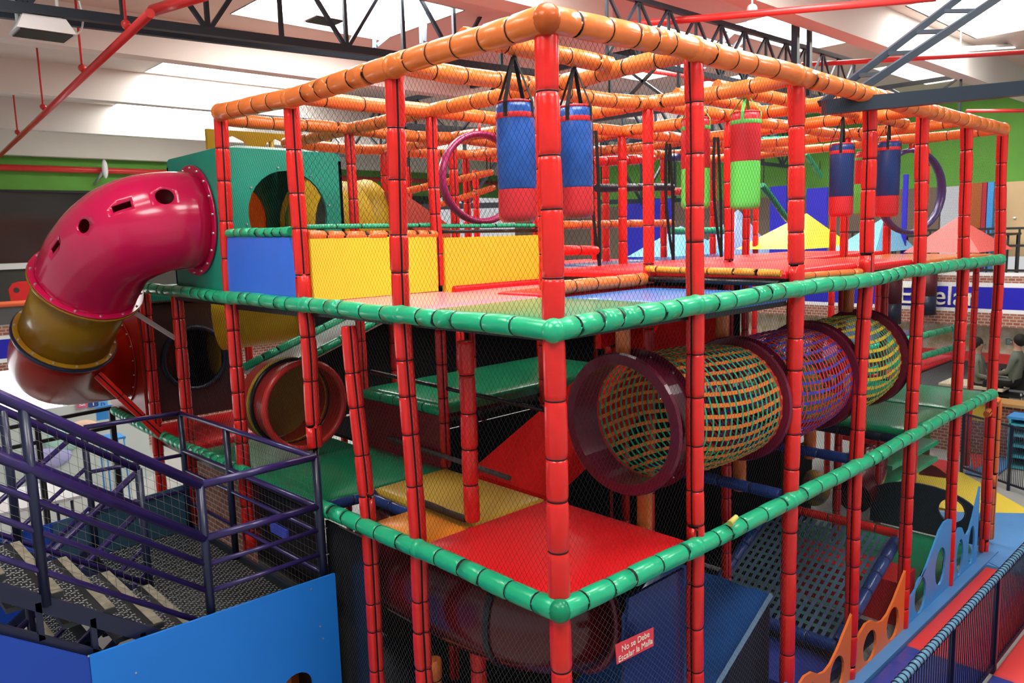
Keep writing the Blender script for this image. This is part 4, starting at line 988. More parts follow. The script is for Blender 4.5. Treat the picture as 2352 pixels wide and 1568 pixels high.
r1 = [([C0, Ax], .026), ([V3(-.94, yn, 2.035), V3(-.13, yn, 2.03)], .026), ([V3(-.94, yn, 1.86), V3(-.13, yn, 1.86)], .016), ([V3(-.94, yn, 1.68), V3(-.13, yn, 1.68)], .016)]
railing('purple guard rail on the near side of the landing', r1, [(C0, V3(-.94, yn, LZ)), (Ax, V3(-.13, yn, LZ))])
r2 = [([C0, up(C0, 2.2)], .032), ([V3(-.94, yn, 2.035), up(V3(-.94, yn, 2.035), 2.2)], .032), ([V3(-.94, yn, 1.86), up(V3(-.94, yn, 1.86), 2.2)], .018), ([V3(-.94, yn, 1.68), up(V3(-.94, yn, 1.68), 2.2)], .018), ([V3(-.94, yn, 1.45), up(V3(-.94, yn, 1.45), 2.2)], .018)]
railing('thick purple handrail of the near stair flight rising to the left', r2, [(up(C0, .9), up(V3(-.94, yn, 1.25), .9)), (up(C0, 1.9), up(V3(-.94, yn, 1.25), 1.9))])
net('light twine net tied along the near stair handrail', V3(-.94, yn+.01, 1.45), (-1, 0, .735), (0, 0, 1), 2.7, .9, .055, .055, .0012, NETW, True)
yi = 3.38
C1 = V3(-.94, yi, 2.25)
r3 = [([C1, up(C1, 2.0)], .026), ([C1-V3(0, 0, .3), up(C1-V3(0, 0, .3), 2.0)], .026), ([C1-V3(0, 0, .9), up(C1-V3(0, 0, .9), 2.0)], .018)]
railing('purple inner handrail of the near stair flight', r3, [(C1, V3(-.94, yi, LZ-.1)), (up(C1, .8), up(V3(-.94, yi, 1.2), .8))])
D = V3(-1, 0, -.73)
C2 = V3(-.90, 3.52, 2.2)
def dn(P, k): return P+D*k
railing('purple inner handrail of the far stair flight going down left', [([C2, dn(C2, 1.9)], .024), ([C2-V3(0, 0, .3), dn(C2-V3(0, 0, .3), 1.9)], .024), ([C2-V3(0, 0, .6), dn(C2-V3(0, 0, .6), 1.9)], .016), ([C2-V3(0, 0, .8), dn(C2-V3(0, 0, .8), 1.9)], .016)], [(C2, V3(-.9, 3.52, LZ-.1)), (dn(C2, .8), dn(V3(-.9, 3.52, LZ-.1), .8))])
C3 = V3(-.95, 4.72, 2.35)
railing('purple outer railing of the far stair flight', [([C3, dn(C3, 1.9)], .022), ([C3-V3(0, 0, .35), dn(C3-V3(0, 0, .35), 1.9)], .018), ([C3-V3(0, 0, .7), dn(C3-V3(0, 0, .7), 1.9)], .016)], [(C3, V3(-.95, 4.72, LZ-.1)), (dn(C3, .9), dn(V3(-.95, 4.72, LZ-.1), .9))])
E1, E2 = V3(-.13, 4.72, 2.33), V3(-.95, 4.72, 2.35)
railing('dark purple guard rail on the far side of the landing', [([E1, E2], .022), ([E1-V3(0, 0, .4), E2-V3(0, 0, .4)], .018), ([E1-V3(0, 0, .75), E2-V3(0, 0, .75)], .016)], [(E1, V3(-.13, 4.72, LZ))])
F1 = V3(-.13, 2.22, 2.385)
railing('purple guard rail between the landing and the play frame', [([F1, E1], .022), ([F1-V3(0, 0, .36), E1-V3(0, 0, .36)], .022), ([F1-V3(0, 0, .55), E1-V3(0, 0, .55)], .016), ([F1-V3(0, 0, .85), E1-V3(0, 0, .85)], .016)], [(V3(-.13, 3.7, 2.35), V3(-.13, 3.7, LZ))])
net('fine twine net filling the guard rail between landing and play frame', V3(-.11, 2.25, 1.3), (0, 1, 0), (0, 0, 1), 2.4, 1.0, .06, .06, .001, NETW, True)
# boards
mb = MB(); mb.extrude([(-1.67, .2), (-.075, .2), (-.075, 1.535), (-1.67, 1.565)], [circ(-.42, .80, .12, 20)], (0, 2.13, 0), (1, 0, 0), (0, 0, 1), (0, .02, 0), PANB)
bo = mb.obj('blue_board'); tag(bo, 'large bright blue board screening the stair landing at lower left', 'board')
mb = MB()
for u, v in ((714, 1352), (735, 1438), (742, 1466), (203, 1506), (312, 1545)):
    p = R(u, v, y=2.13); mb.cyl(p+V3(0, .001, 0), p+V3(0, -.004, 0), .006, BOLT, 8)
mb.obj('screw_heads', bo)
mb = MB(); mb.extrude([(-3.2, .2), (-1.67, .2), (-1.67, 1.555), (-3.2, 1.555+.72*1.53)], [], (0, 2.14, 0), (1, 0, 0), (0, 0, 1), (0, .02, 0), PANB2); tag(mb.obj('blue_board'), 'deep blue board below the near stair flight at the far left bottom', 'board')
mb = MB(); p_ = [V3(-1.25, 4.78, .7), V3(-.12, 4.78, .7), V3(-.12, 4.78, 1.62), V3(-1.25, 4.78, 1.55)]
mb.hexa(p_+[p+V3(0, .02, 0) for p in p_], mat('slate_blue_board', (.03, .07, .12), .45)); tag(mb.obj('blue_board'), 'slate blue board behind the landing', 'board')
mb = MB(); mb.extrude([(-3.0, -.9), (-1.0, .55), (-1.0, 1.0), (-3.0, .9)], [], (0, 4.85, .55), (1, 0, 0), (0, 0, 1), (0, .02, 0), PANB2); tag(mb.obj('blue_board'), 'deep navy blue board along the far stair flight', 'board')
# things seen through the landing rail
mb = MB(); mb.slab(.05, .7, 3.2, 4.6, .0, .72, ORANGE, .06); tag(mb.obj('foam_block'), 'orange foam block beneath the lower deck seen through the landing rail', 'foam block')
mb = MB(); mb.box(.02, .06, 2.5, 3.6, .9, 1.85, mat('black_screen', (.01, .008, .01), .2)); tag(mb.obj('black_screen'), 'black glossy screen panel under the green mat beside the landing', 'panel')
mb = MB(); mb.box(.0, .02, 3.0, 3.28, 1.52, 1.60, mat('blue_label', (.08, .12, .75), .4)); tag(mb.obj('label_plate'), 'small blue label plate on the black screen panel', 'label')
mb = MB(); mb.box(.3, .34, 3.7, 5.6, .6, 1.85, BRICK); tag(mb.obj('brick_pier'), 'red brick pier under the lower deck behind the landing', 'wall')

# ------------------------------------------------------------------ front walkway, fence, outside floor mats
mb = MB(); mb.box(1.5, 7.3, -.13, -.02, .0, .06, MATBL); tag(mb.obj('floor_mat'), 'narrow blue kerb mat along the foot of the right face', 'floor mat')
mb = MB(); mb.slab(1.0, 4.45, -.80, -.14, 0, .05, MATN, .03); tag(mb.obj('floor_mat'), 'shiny navy floor mat at the bottom right edge', 'floor mat')
mb = MB(); mb.slab(4.46, 6.78, -.80, -.14, 0, .05, MATR, .03); tag(mb.obj('floor_mat'), 'long red floor mat beside the blue kerb', 'floor mat')
mb = MB(); mb.slab(4.46, 6.9, -2.4, -.84, 0, .05, MATR, .03); tag(mb.obj('floor_mat'), 'red floor mat outside the bar fence', 'floor mat')
mb = MB(); mb.slab(2.0, 4.45, -2.4, -.84, 0, .05, MATN, .03); tag(mb.obj('floor_mat'), 'navy floor mat outside the bar fence', 'floor mat')
mb = MB(); mb.poly([(6.8, -2.2, .045), (8.6, -1.6, .045), (9.0, -.1, .045), (8.2, .9, .045), (7.2, .3, .045), (6.82, -.3, .045)], MATBL); mb.box(6.85, 7.2, -.4, 1.2, 0, .04, MATBL); tag(mb.obj('floor_mat'), 'broad light blue floor mat beyond the last red post', 'floor mat')
mb = MB(); a_ = [R(2270, 1190, z=.03), R(2352, 1192, z=.03), R(2352, 1165, z=.03), R(2210, 1085, z=.03), R(2110, 1060, z=.03), R(2030, 1120, z=.03), R(2090, 1150, z=.03)]
mb.poly(a_, MATY); mb.poly([p-V3(0, 0, .02) for p in a_][::-1], MATY); tag(mb.obj('floor_mat'), 'yellow triangular floor area beyond the last post', 'floor mat')
for pts_, m_, lb in (([(2260, 1030), (2345, 1045), (2280, 1100), (2215, 1085)], MATBL, 'blue floor triangle on the grey hall floor'), ([(2230, 1040), (2285, 1048), (2235, 1080)], MATR, 'coral floor patch inside the blue triangle'), ([(2120, 1050), (2200, 1060), (2190, 1100), (2110, 1090)], MATR, 'coral floor patch seen through the far bay')):
    q = [R(u, v, z=.025 if m_ is MATBL else .03) for u, v in pts_]; mb = MB(); mb.poly(q, m_); mb.poly([p-V3(0, 0, .015) for p in q][::-1], m_); tag(mb.obj('floor_patch'), lb, 'floor mat')
# fence with hose wrapped rail
t = thing('bar_fence', 'navy bar fence with a coil-wrapped blue rail at the bottom right', 'fence', (4, -.82, 0))
FA, FB = V3(1.2, -.83, .88), V3(6.9, -.815, .90)
mb = MB(); pts = [FA+(FB-FA)*(k/110) for k in range(111)]
rr = [.026 if k % 2 else .031 for k in range(111)]; mb.sweep(pts, rr, COILB, 12); mb.obj('wrapped_rail', t)
nco = 95
for k in range(nco):
    mb = MB(); p = FA+(FB-FA)*((k+.5)/nco); mb.ring(p, FB-FA+V3(0, 0, .6), .031, .005, NAVYD, 12, 4); mb.obj('coil_turn', t)
mb = MB()
for k in range(int(5.7/.05)):
    x = 1.25+k*.05
    if k % 22: mb.cyl((x, -.82, .08), (x, -.82, .87), .0055, PURPD, 5)
o = mb.obj('bars', t); o['kind'] = 'stuff'
for k in range(6):
    mb = MB(); x = 1.25+k*1.1; mb.box(x-.022, x+.022, -.842, -.798, .0, .87, PURPD); mb.obj('post', t)
mb = MB(); mb.box(1.2, 6.9, -.83, -.81, .06, .09, PURPD); mb.obj('bottom_rail', t)
# outer dark fence on the hall floor beyond
t = thing('bar_fence', 'thin dark bar fence across the grey floor beyond the far end', 'fence', (9.5, 1.5, 0))
a, b = R(2250, 965, z=.95), R(2352, 990, z=.95)
P0, P1_ = V3(9.9, 3.2, .95), V3(9.2, -1.2, .95)
P0, P1_ = R(2215, 950, z=.95), R(2400, 1000, z=.95)
for z_ in (0, -.85): mb = MB(); mb.bar(P0+V3(0, 0, z_), P1_+V3(0, 0, z_), .02, .03, PURPD); mb.obj('rail', t)
mb = MB()
for k in range(1, 46): p = P0+(P1_-P0)*(k/46); mb.cyl(p, p-V3(0, 0, .85), .005, PURPD, 5)
o = mb.obj('bars', t); o['kind'] = 'stuff'
for f in (0, .62): p = P0+(P1_-P0)*f; mb = MB(); mb.box(p.x-.02, p.x+.02, p.y-.02, p.y+.02, 0, .97, PURPD); mb.obj('post', t)

# ------------------------------------------------------------------ hall shell
mb = MB(); mb.box(-6, 18, -6, 18, -.1, 0, FLOORM); struct('floor', mb)
WY = 16.0; ZC = 6.45; ZB = 6.0; XR = 15.0
mb = MB(); mb.box(-12, XR, WY, WY+.1, 5.08, 6.5, GWALL); mb.box(-12, XR, WY, WY+.1, 2.5, 3.6, mat('dark_wall', (.05, .045, .04), .7)); struct('wall_left', mb)
mb = MB(); mb.box(XR, XR+.1, -8, WY, 4.62, 6.5, GWALL); mb.box(XR, XR+.1, 3.2, WY, 2.5, 4.62, mat('dim_wall', (.18, .13, .1), .7)); struct('wall_right', mb)
# ceiling: panels with real openings for the roof lights
beams_y = [-4.7, -1.7, 1.34, 3.95, 6.8, 9.9, 13.05, 16.0]
sky = []
def sk(u, v, w_, d_): p = R(u, v, z=ZC); sky.append((p.x-w_/2, p.x+w_/2, p.y-d_/2, p.y+d_/2))
for a_ in ((560, 168, 2.4, 1.5), (412, 251, 2.2, 1.8), (303, 312, 2.2, 1.6), (800, 28, 2.0, 1.7), (1850, 72, 2.2, 1.3), (2140, 166, 2.4, 1.0), (2290, 30, 2.6, 1.2), (1560, 100, 2.2, .8)): sk(*a_)
sky += [(.2, 2.6, 1.75, 2.7), (-3.2, -1.2, 2.2, 3.5), (2.6, 4.4, -1.2, .6), (-.6, 1.4, -1.0, .6), (-3.6, -1.8, -1, .6), (6.5, 8.5, 4.6, 5.9), (9.5, 11.5, 4.6, 5.9), (5, 7, 10.6, 12.2), (9, 11, 7.6, 9.0), (9, 11, 10.6, 12.4), (5.2, 7.0, -3.9, -2.4), (-.6, 1.4, -3.9, -2.4)]
xs = sorted(set([-12, XR]+[round(v, 3) for s in sky for v in s[:2]])); ys = sorted(set([-8, WY]+[round(v, 3) for s in sky for v in s[2:]]))
mb = MB()
def insky(x, y): return any(s[0] < x < s[1] and s[2] < y < s[3] for s in sky)
for i in range(len(xs)-1):
    for j in range(len(ys)-1):
        if not insky((xs[i]+xs[i+1])/2, (ys[j]+ys[j+1])/2):
            b0 = len(mb.v); mb.v += [(xs[i], ys[j], ZC), (xs[i+1], ys[j], ZC), (xs[i+1], ys[j+1], ZC), (xs[i], ys[j+1], ZC)]; mb.face([b0, b0+1, b0+2, b0+3], CEIL)
struct('ceiling', mb)
for k, s in enumerate(sky):
    mb = MB(); mb.box(s[0], s[1], s[2], s[3], ZC+.12, ZC+.14, SKYL)
    for a, b, c, d in ((s[0]-.02, s[0], s[2], s[3]), (s[1], s[1]+.02, s[2], s[3]), (s[0], s[1], s[2]-.02, s[2]), (s[0], s[1], s[3], s[3]+.02)): mb.box(a, b, c, d, ZC-.0, ZC+.14, BEAMW)
    struct('window_%d' % (k+1), mb)
bw = ['first', 'second', 'third', 'fourth', 'fifth', 'sixth', 'seventh', 'eighth']
for k, y in enumerate(beams_y):
    if k == 7: mb = MB(); mb.box(-12, XR, y-.25, y-.02, 5.77, ZC, BEAMW)
    elif k == 3: continue
    else: mb = MB(); mb.box(-12, XR, y, y+.22, ZB if k < 5 else (6.0 if k == 5 else 5.93), ZC, BEAMW)
    struct('trim_%d' % (k+1), mb)
mb = MB(); mb.box(-3, 3.9, 2.78, 3.05, ZB, ZC+.3, BEAMW); struct('trim_20', mb)
# left upper windows
for k in range(9):
    x = -9+k*2.33
    mb = MB(); mb.box(x, x+2.28, WY+.02, WY+.06, 3.62, 5.06, DARKG)
    mb.box(x-.04, x, WY-.03, WY+.05, 3.6, 5.1, FRAMED); mb.box(x, x+2.33, WY-.03, WY+.05, 5.05, 5.1, FRAMED); mb.box(x-.04, x+2.33, WY-.05, WY+.08, 3.50, 3.62, FRAMEW)
    struct('window_%d' % (k+40), mb)
# mezzanine on the left
FY = 13.0
mb = MB(); mb.box(-9, XR, FY, WY, 2.40, 2.60, PALEG); struct('trim_30', mb)
for z0, z1, m_, n_ in ((2.44, 2.60, BRICK, 31), (2.38, 2.44, FRAMEW, 32), (2.05, 2.38, SIGNB, 33), (1.98, 2.05, FRAMEW, 34), (1.84, 1.98, BRICK, 35)):
    mb = MB(); mb.box(-9, XR-2, FY-.03, FY+.02, z0, z1, m_); struct('trim_%d' % n_, mb)
mb = MB(); mb.cyl((-9, FY, 2.97), (9, FY, 2.97), .05, mat('orange_rail_paint', (.8, .14, .05), .4), 10)
t = thing('mezzanine_railing', 'orange topped mezzanine railing on the left behind the slide', 'railing', (0, FY, 2.6)); mb.obj('top_rail', t)
for k in range(10):
    mb = MB(); x = -4+k*1.2; mb.box(x-.03, x+.03, FY-.03, FY+.03, 2.6, 2.95, FRAMED); mb.obj('post', t)
mb = MB(); mb.box(-9, 9, FY+.02, FY+.04, 2.62, 2.93, mat('dim_glass', (.12, .12, .12), .2)); mb.obj('infill_panel', t)
# plastic chair
t = thing('plastic_chair', 'red plastic chair on the mezzanine behind the orange rail', 'chair', (-.35, 13.5, 2.6))
cx = R(60, 665, y=13.5); z0 = cx.z
mb = MB(); mb.extrude([(-.25, -.2), (.25, -.2), (.27, .02), (.2, .12), (.1, .15), (-.1, .15), (-.2, .12), (-.27, .02)], [circ(-.15, .0, .05, 12), circ(.15, .0, .05, 12)], (cx.x, 13.5, z0), (1, 0, 0), (0, 0, 1), (0, .03, 0), mat('red_plastic', (.75, .03, .03), .4)); mb.obj('backrest', t)
mb = MB(); mb.box(cx.x-.22, cx.x+.22, 13.05+.5, 14.0, z0-.27, z0-.23, mat('red_plastic2', (.7, .03, .03), .4)); mb.obj('seat', t)
for a in (-.2, .2):
    for b in (13.57, 13.96): mb = MB(); mb.cyl((cx.x+a, b, 2.6), (cx.x+a, b, z0-.25), .02, RED, 8); mb.obj('leg', t)
# daylight shopfront and mural under the mezzanine
mb = MB(); mb.box(-7, .9, FY+.6, FY+.64, .4, 1.84, DAYL); struct('window_60', mb)
mb = MB(); mb.box(-9, XR, FY+1.2, FY+1.3, 0, 2.4, PALEG); struct('wall_back', mb)
mb = MB(); mb.box(.9, 6, FY+.2, FY+.3, 0, 1.84, BRICK); struct('wall_brick', mb)
for u, v, m_, lb, s in ((188, 926, mat('pink_icon', (.75, .12, .25), .5), 'pink rounded camera icon tile on the pale wall under the slide', 0), (214, 924, mat('dark_blue_icon', (.03, .08, .3), .5), 'dark blue letter icon tile beside the pink one', 1), (236, 926, mat('sky_icon', (.12, .4, .8), .5), 'light blue speech icon tile right of the dark blue one', 2)):
    p = R(u, v, y=11.0); t = thing('icon_sign', lb, 'sign', p, 'icon tiles'); h = .075
    mb = MB(); mb.extrude(rrect(-h, h, -h, h, .025), [], p, (1, 0, 0), (0, 0, 1), (0, .01, 0), m_); mb.obj('tile', t)
    if s == 0:
        mb = MB(); mb.ring(p+V3(0, -.006, 0), (0, 1, 0), .03, .007, WHITE, 20, 4); mb.ring(p+V3(0, -.006, 0), (0, 1, 0), .055, .005, WHITE, 4, 4); mb.obj('camera_outline', t)
    elif s == 1: text('f', 'lettering', p+V3(0, -.008, 0), (1, 0, 0), (0, 0, 1), .16, WHITE, t)
    else: text('D', 'lettering', p+V3(0, -.008, -.02), (1, 0, 0), (0, 0, 1), .09, SIGNB, t)
mb = MB(); q = R(215, 940, y=11.05); mb.box(q.x-1.6, q.x+.8, 11.05, 11.1, 0, q.z+.12, PALEG); tag(mb.obj('display_wall'), 'pale grey display wall carrying the small icon tiles', 'wall')
for u, v, r_, m_, lb in ((190, 985, .24, PEACH, 'round peach cushion shape near the daylight window'), (150, 1010, .3, mat('mint_mural', (.45, .75, .65), .6), 'round mint mural shape'), (120, 1050, .28, LILAC, 'round lilac mural shape')):
    p = R(u, v, y=11.03); mb = MB(); mb.ball(p, (r_, .05, r_*.6), m_, 16, 10); tag(mb.obj('mural_shape'), lb+' behind the stair rails', 'decoration')
mb = MB(); mb.slab(.1, .5, 2.95, 3.68, .86, 1.12, ORANGE, .05); mb.box(.12, .48, 2.97, 3.66, 0, .88, BLACK); tag(mb.obj('foam_block'), 'orange padded block top beside the brick pier behind the landing', 'foam block')
t = thing('light_table', 'white table behind the stair rails in front of the daylight window', 'table', (-.9, 8.5, 0))
mb = MB(); mb.box(-1.6, -.2, 8.2, 9.2, .72, .76, WHITE); mb.obj('table_top', t)
for a in (-1.5, -.3):
    for b in (8.3, 9.1): mb = MB(); mb.cyl((a, b, 0), (a, b, .72), .02, PURPD, 8); mb.obj('leg', t)
t = thing('blue_chair', 'small blue metal chair behind the slide near the icon tiles', 'chair', R(240, 960, y=9.5))
p = R(243, 955, y=9.5); mb = MB(); mb.box(p.x-.12, p.x+.12, 9.5, 9.53, p.z-.05, p.z+.15, LBLUE); mb.obj('backrest', t)
mb = MB(); mb.box(p.x-.14, p.x+.14, 9.15, 9.5, p.z-.3, p.z-.27, LBLUE); mb.obj('seat', t)
for a in (-.12, .12):
    for b in (9.17, 9.48): mb = MB(); mb.cyl((p.x+a, b, 0), (p.x+a, b, p.z-.28), .012, LBLUE, 6); mb.obj('leg', t)
t = thing('black_rack', 'black steel frame stand behind the stairs before the daylight window', 'frame', (-1, 7.5, 0))
for x in (-1.6, -.75, .05): mb = MB(); mb.box(x-.03, x+.03, 7.47, 7.53, 0, 1.95, FRAMED); mb.obj('post', t)
for z_ in (1.95, 1.72): mb = MB(); mb.bar((-3.2, 7.5, z_-.12), (.05, 7.5, z_), .04, .04, FRAMED); mb.obj('rail', t)

# right side: mezzanine, sign, signage, counter, people
FX = 13.0
mb = MB(); mb.box(FX, XR, -6, 9, 2.78, 2.92, PALEG); struct('trim_50', mb)
for z0, z1, m_, n_ in ((2.92, 2.98, FRAMEW, 51), (2.80, 2.92, BRICK, 52), (2.72, 2.80, FRAMEW, 53), (2.33, 2.72, SIGNB, 54), (2.26, 2.33, FRAMEW, 55), (2.02, 2.26, BRICK, 56)):
    mb = MB(); mb.box(FX-.03, FX+.05, -6, 9, z0, z1, m_); struct('trim_%d' % n_, mb)
p = R(2165, 684, x=FX-.06)
o = text('Estelar', 'wall_lettering', (FX-.06, p.y+.10, 2.53), (0, -1, 0), (0, 0, 1), .50, CREAM, None, .02); tag(o, 'cream raised lettering reading Estelar on the blue fascia', 'sign')
t = thing('mezzanine_railing', 'black mezzanine railing above the blue fascia on the right', 'railing', (FX, 0, 2.92))
for z_ in (3.02, 3.45, 3.75): mb = MB(); mb.bar((FX, -5, z_), (FX, 4.2, z_), .04, .04, FRAMED); mb.obj('rail', t)
for k in range(20): mb = MB(); y = -5+k*.48; mb.bar((FX, y, 2.92), (FX, y, 3.76), .03, .03, FRAMED, up=(1, 0, 0)); mb.obj('post', t)
for k in range(4):
    y = 3.2-k*1.35; t = thing('dining_table', f'dark table with chairs on the right mezzanine, {["leftmost", "second", "third", "last"][k]} along the rail', 'table', (FX+.8, y, 2.92), 'mezzanine tables')
    mb = MB(); mb.box(FX+.5, FX+1.2, y-.35, y+.35, 3.62, 3.66, FRAMED); mb.obj('table_top', t)
    for a in (-.3, .3):
        for b in (.55, 1.15): mb = MB(); mb.cyl((FX+b, y+a, 2.92), (FX+b, y+a, 3.62), .02, FRAMED, 6); mb.obj('leg', t)
mb = MB(); mb.box(FX+1.6, FX+1.7, -6, 2.45, 3.2, 4.62, TAN); o = mb.obj('climbing_wall'); tag(o, 'tan climbing wall panel on the right mezzanine', 'climbing wall')
for u, v, r_ in ((2276, 446, .1), (2295, 476, .03), (2330, 500, .03)):
    p = R(u, v, x=FX+1.58); mb = MB(); mb.ball(p, (r_*.5, r_, r_*.7), WHITE, 10, 8); tag(mb.obj('climbing_hold'), {446: 'large pale climbing hold on the tan wall', 476: 'tiny climbing hold near the middle of the tan wall', 500: 'tiny climbing hold low on the tan wall'}[v], 'climbing hold')
for (u0, u1, m_, lb) in ((2225, 2255, mat('orange_brown_column', (.35, .09, .02), .6), 'orange brown column left of the tan climbing wall'), (2256, 2266, mat('crimson_post', (.4, .02, .04), .6), 'crimson slim post left of the tan climbing wall'), (2268, 2282, LBLUE, 'blue slim post left of the tan climbing wall')):
    a, b = R(u0, 450, x=FX+1.2), R(u1, 450, x=FX+1.2); mb = MB(); mb.box(FX+1.2, FX+1.4, b.y, a.y, 2.92, 4.62, m_); tag(mb.obj('column'), lb, 'column')
# counter signage under mezzanine
mb = MB(); mb.box(FX+.6, FX+.7, -6, 9, 1.45, 1.95, mat('signage_cream', (.8, .78, .68), .6, var=.6, vscale=5, dirt=(.45, .35, .12))); tag(mb.obj('signage_strip'), 'long patterned cream signage strip below the blue fascia', 'sign')
o = text('Dino', 'wall_lettering', (FX+.57, R(2335, 752, x=FX+.57).y, 1.68), (0, -1, 0), (0, 0, 1), .17, TURQ, None, .01); tag(o, 'turquoise lettering at the right end of the cream signage strip', 'sign')
mb = MB(); mb.box(FX+.5, FX+.62, -6, 9, 1.28, 1.45, MATR); tag(mb.obj('red_strip'), 'red strip below the patterned signage', 'trim')
mb = MB(); mb.box(FX+.9, FX+1.0, -6, 9, 0, 1.28, mat('dim_grey_wall', (.2, .21, .22), .7)); struct('wall_far', mb)
mb = MB(); mb.box(11.6, 11.9, -5, 3.4, 0, .90, BRICK); struct('wall_counter', mb)
mb = MB(); mb.box(11.5, 11.95, -5, 3.4, .90, .95, WOOD); tag(mb.obj('counter_top'), 'light wooden top of the low brick wall on the right', 'counter')
p = R(2258, 910, x=11.57); mb = MB(); mb.box(11.55, 11.58, p.y-.22, p.y+.22, p.z-.42, p.z+.05, MATY); tag(mb.obj('notice_board'), 'plain pale yellow sheet hanging on the brick counter', 'notice')
t = thing('cube_shelf', 'turquoise open shelf with blue top against the brick counter', 'shelf', R(2335, 960, x=11.2))
p = R(2340, 905, x=11.2); y0 = p.y
mb = MB(); mb.box(11.1, 11.5, y0-1.2, y0+.12, .80, .84, LBLUE); mb.obj('shelf_top', t)
for k in range(5): mb = MB(); mb.box(11.1, 11.5, y0-1.15, y0+.08, .02+k*.17, .05+k*.17, TURQ); mb.obj('shelf_board', t)
for dy in (.06, -.5, -1.15): mb = MB(); mb.box(11.1, 11.5, y0+dy, y0+dy+.03, 0, .8, TURQ); mb.obj('side_board', t)
mb = MB(); mb.box(11.47, 11.5, y0-1.15, y0+.08, 0, .8, FRAMED); mb.obj('back_board', t)
# dining table behind counter
t = thing('dining_table', 'pale cream table behind the low brick wall', 'table', (12.5, 1.3, 0))
p = R(2280, 825, x=12.4); mb = MB(); mb.box(12.1, 12.75, p.y-.25, p.y+.75, 1.02, 1.06, mat('cream_table', (.75, .7, .5), .5)); mb.obj('table_top', t)
for a in (-.1, .6): mb = MB(); mb.cyl((12.45, p.y+a, 0), (12.45, p.y+a, 1.02), .03, FRAMED, 8); mb.obj('leg', t)
def person(label, u, v, x, top, face):
    p = R(u, v, x=x); t = thing('person', label, 'person', (p.x, p.y, 0), None); f = Vector(face).normalized(); s = V3(-f.y, f.x, 0)
    me = bpy.data.meshes.new('body'); hz = p.z+.0
    base = V3(p.x, p.y, hz)      # neck position
    V = [base+V3(0, 0, -.52), base+V3(0, 0, -.30)+f*.02, base+V3(0, 0, -.08), base+V3(0, 0, .04), base+V3(0, 0, .14)+f*.02, base+V3(0, 0, .22)+f*.01,
         base+s*.17+V3(0, 0, -.10), base+s*.21+V3(0, 0, -.34)+f*.06, base+s*.14+V3(0, 0, -.40)+f*.28,
         base-s*.17+V3(0, 0, -.10), base-s*.21+V3(0, 0, -.34)+f*.06, base-s*.14+V3(0, 0, -.40)+f*.28,
         base+s*.1+V3(0, 0, -.55)+f*.05, base+s*.12+V3(0, 0, -.52)+f*.42, base+s*.12+V3(0, 0, -.95)+f*.44,
         base-s*.1+V3(0, 0, -.55)+f*.05, base-s*.12+V3(0, 0, -.52)+f*.42, base-s*.12+V3(0, 0, -.95)+f*.44]
    Ed = [(0, 1), (1, 2), (2, 3), (3, 4), (4, 5), (2, 6), (6, 7), (7, 8), (2, 9), (9, 10), (10, 11), (0, 12), (12, 13), (13, 14), (0, 15), (15, 16), (16, 17)]
    rad = [.14, .13, .12, .055, .09, .08, .065, .045, .035, .065, .045, .035, .10, .075, .05, .10, .075, .05]
    me.from_pydata([tuple(v_) for v_ in V], Ed, []); o = bpy.data.objects.new('body', me); C.objects.link(o)
    sk_ = o.modifiers.new('s', 'SKIN'); o.modifiers.new('d', 'SUBSURF').levels = 1
    for i, r_ in enumerate(rad): me.skin_vertices[0].data[i].radius = (r_, r_*.85)
    me.skin_vertices[0].data[0].use_root = True
    dg = bpy.context.evaluated_depsgraph_get(); m2 = bpy.data.meshes.new_from_object(o.evaluated_get(dg)); o.modifiers.clear(); o.data = m2
    m2.materials.clear(); m2.materials.append(top); m2.materials.append(SKIN); m2.materials.append(CLOTHB)
    for q in m2.polygons:
        q.use_smooth = True; zc_ = q.center.z
        q.material_index = 1 if zc_ > base.z+.0 else (2 if zc_ < base.z-.50 else 0)
        if (q.center-V[8]).length < .07 or (q.center-V[11]).length < .07: q.material_index = 1
    o.parent = t; o.matrix_parent_inverse = t.matrix_basis.inverted()
    mb = MB(); mb.ball(base+V3(0, 0, .19)-f*.025, (.10, .10, .11), HAIR, 14, 10); mb.obj('hair', t)
    mb = MB(); c = base+V3(0, 0, .14)+f*.105; mb.ball(c, .013, SKIN, 8, 6); mb.ball(c+s*.03+V3(0, 0, .025), .007, HAIR, 6, 5); mb.ball(c-s*.03+V3(0, 0, .025), .007, HAIR, 6, 5); mb.ball(c+V3(0, 0, -.035), (.015, .015, .005), RBAG, 6, 5); mb.obj('face_features', t)
person('person in a grey-green top sitting at the far right edge behind the low wall', 2338, 806, 12.3, CLOTH, (.1, 1, 0))
person('person in a pale olive top sitting behind the last red posts and the low wall', 2246, 812, 12.4, mat('olive_cloth', (.22, .24, .18), .8), (0, -1, 0))
t = thing('folding_chair', 'black folding chair beside the seated person behind the low wall', 'chair', R(2310, 860, x=12.2))
p = R(2322, 870, x=12.35)
mb = MB(); mb.box(p.x-.2, p.x+.2, p.y-.2, p.y+.2, .93, .96, FRAMED); mb.obj('seat', t)
mb = MB(); mb.box(p.x+.18, p.x+.2, p.y-.2, p.y+.2, 1.0, 1.35, FRAMED); mb.obj('backrest', t)
for a in (-.18, .18):
    for b in (-.18, .18): mb = MB(); mb.cyl((p.x+a, p.y+b, .3), (p.x-a*.5, p.y+b, 1.0), .015, GALV, 6); mb.obj('leg', t)

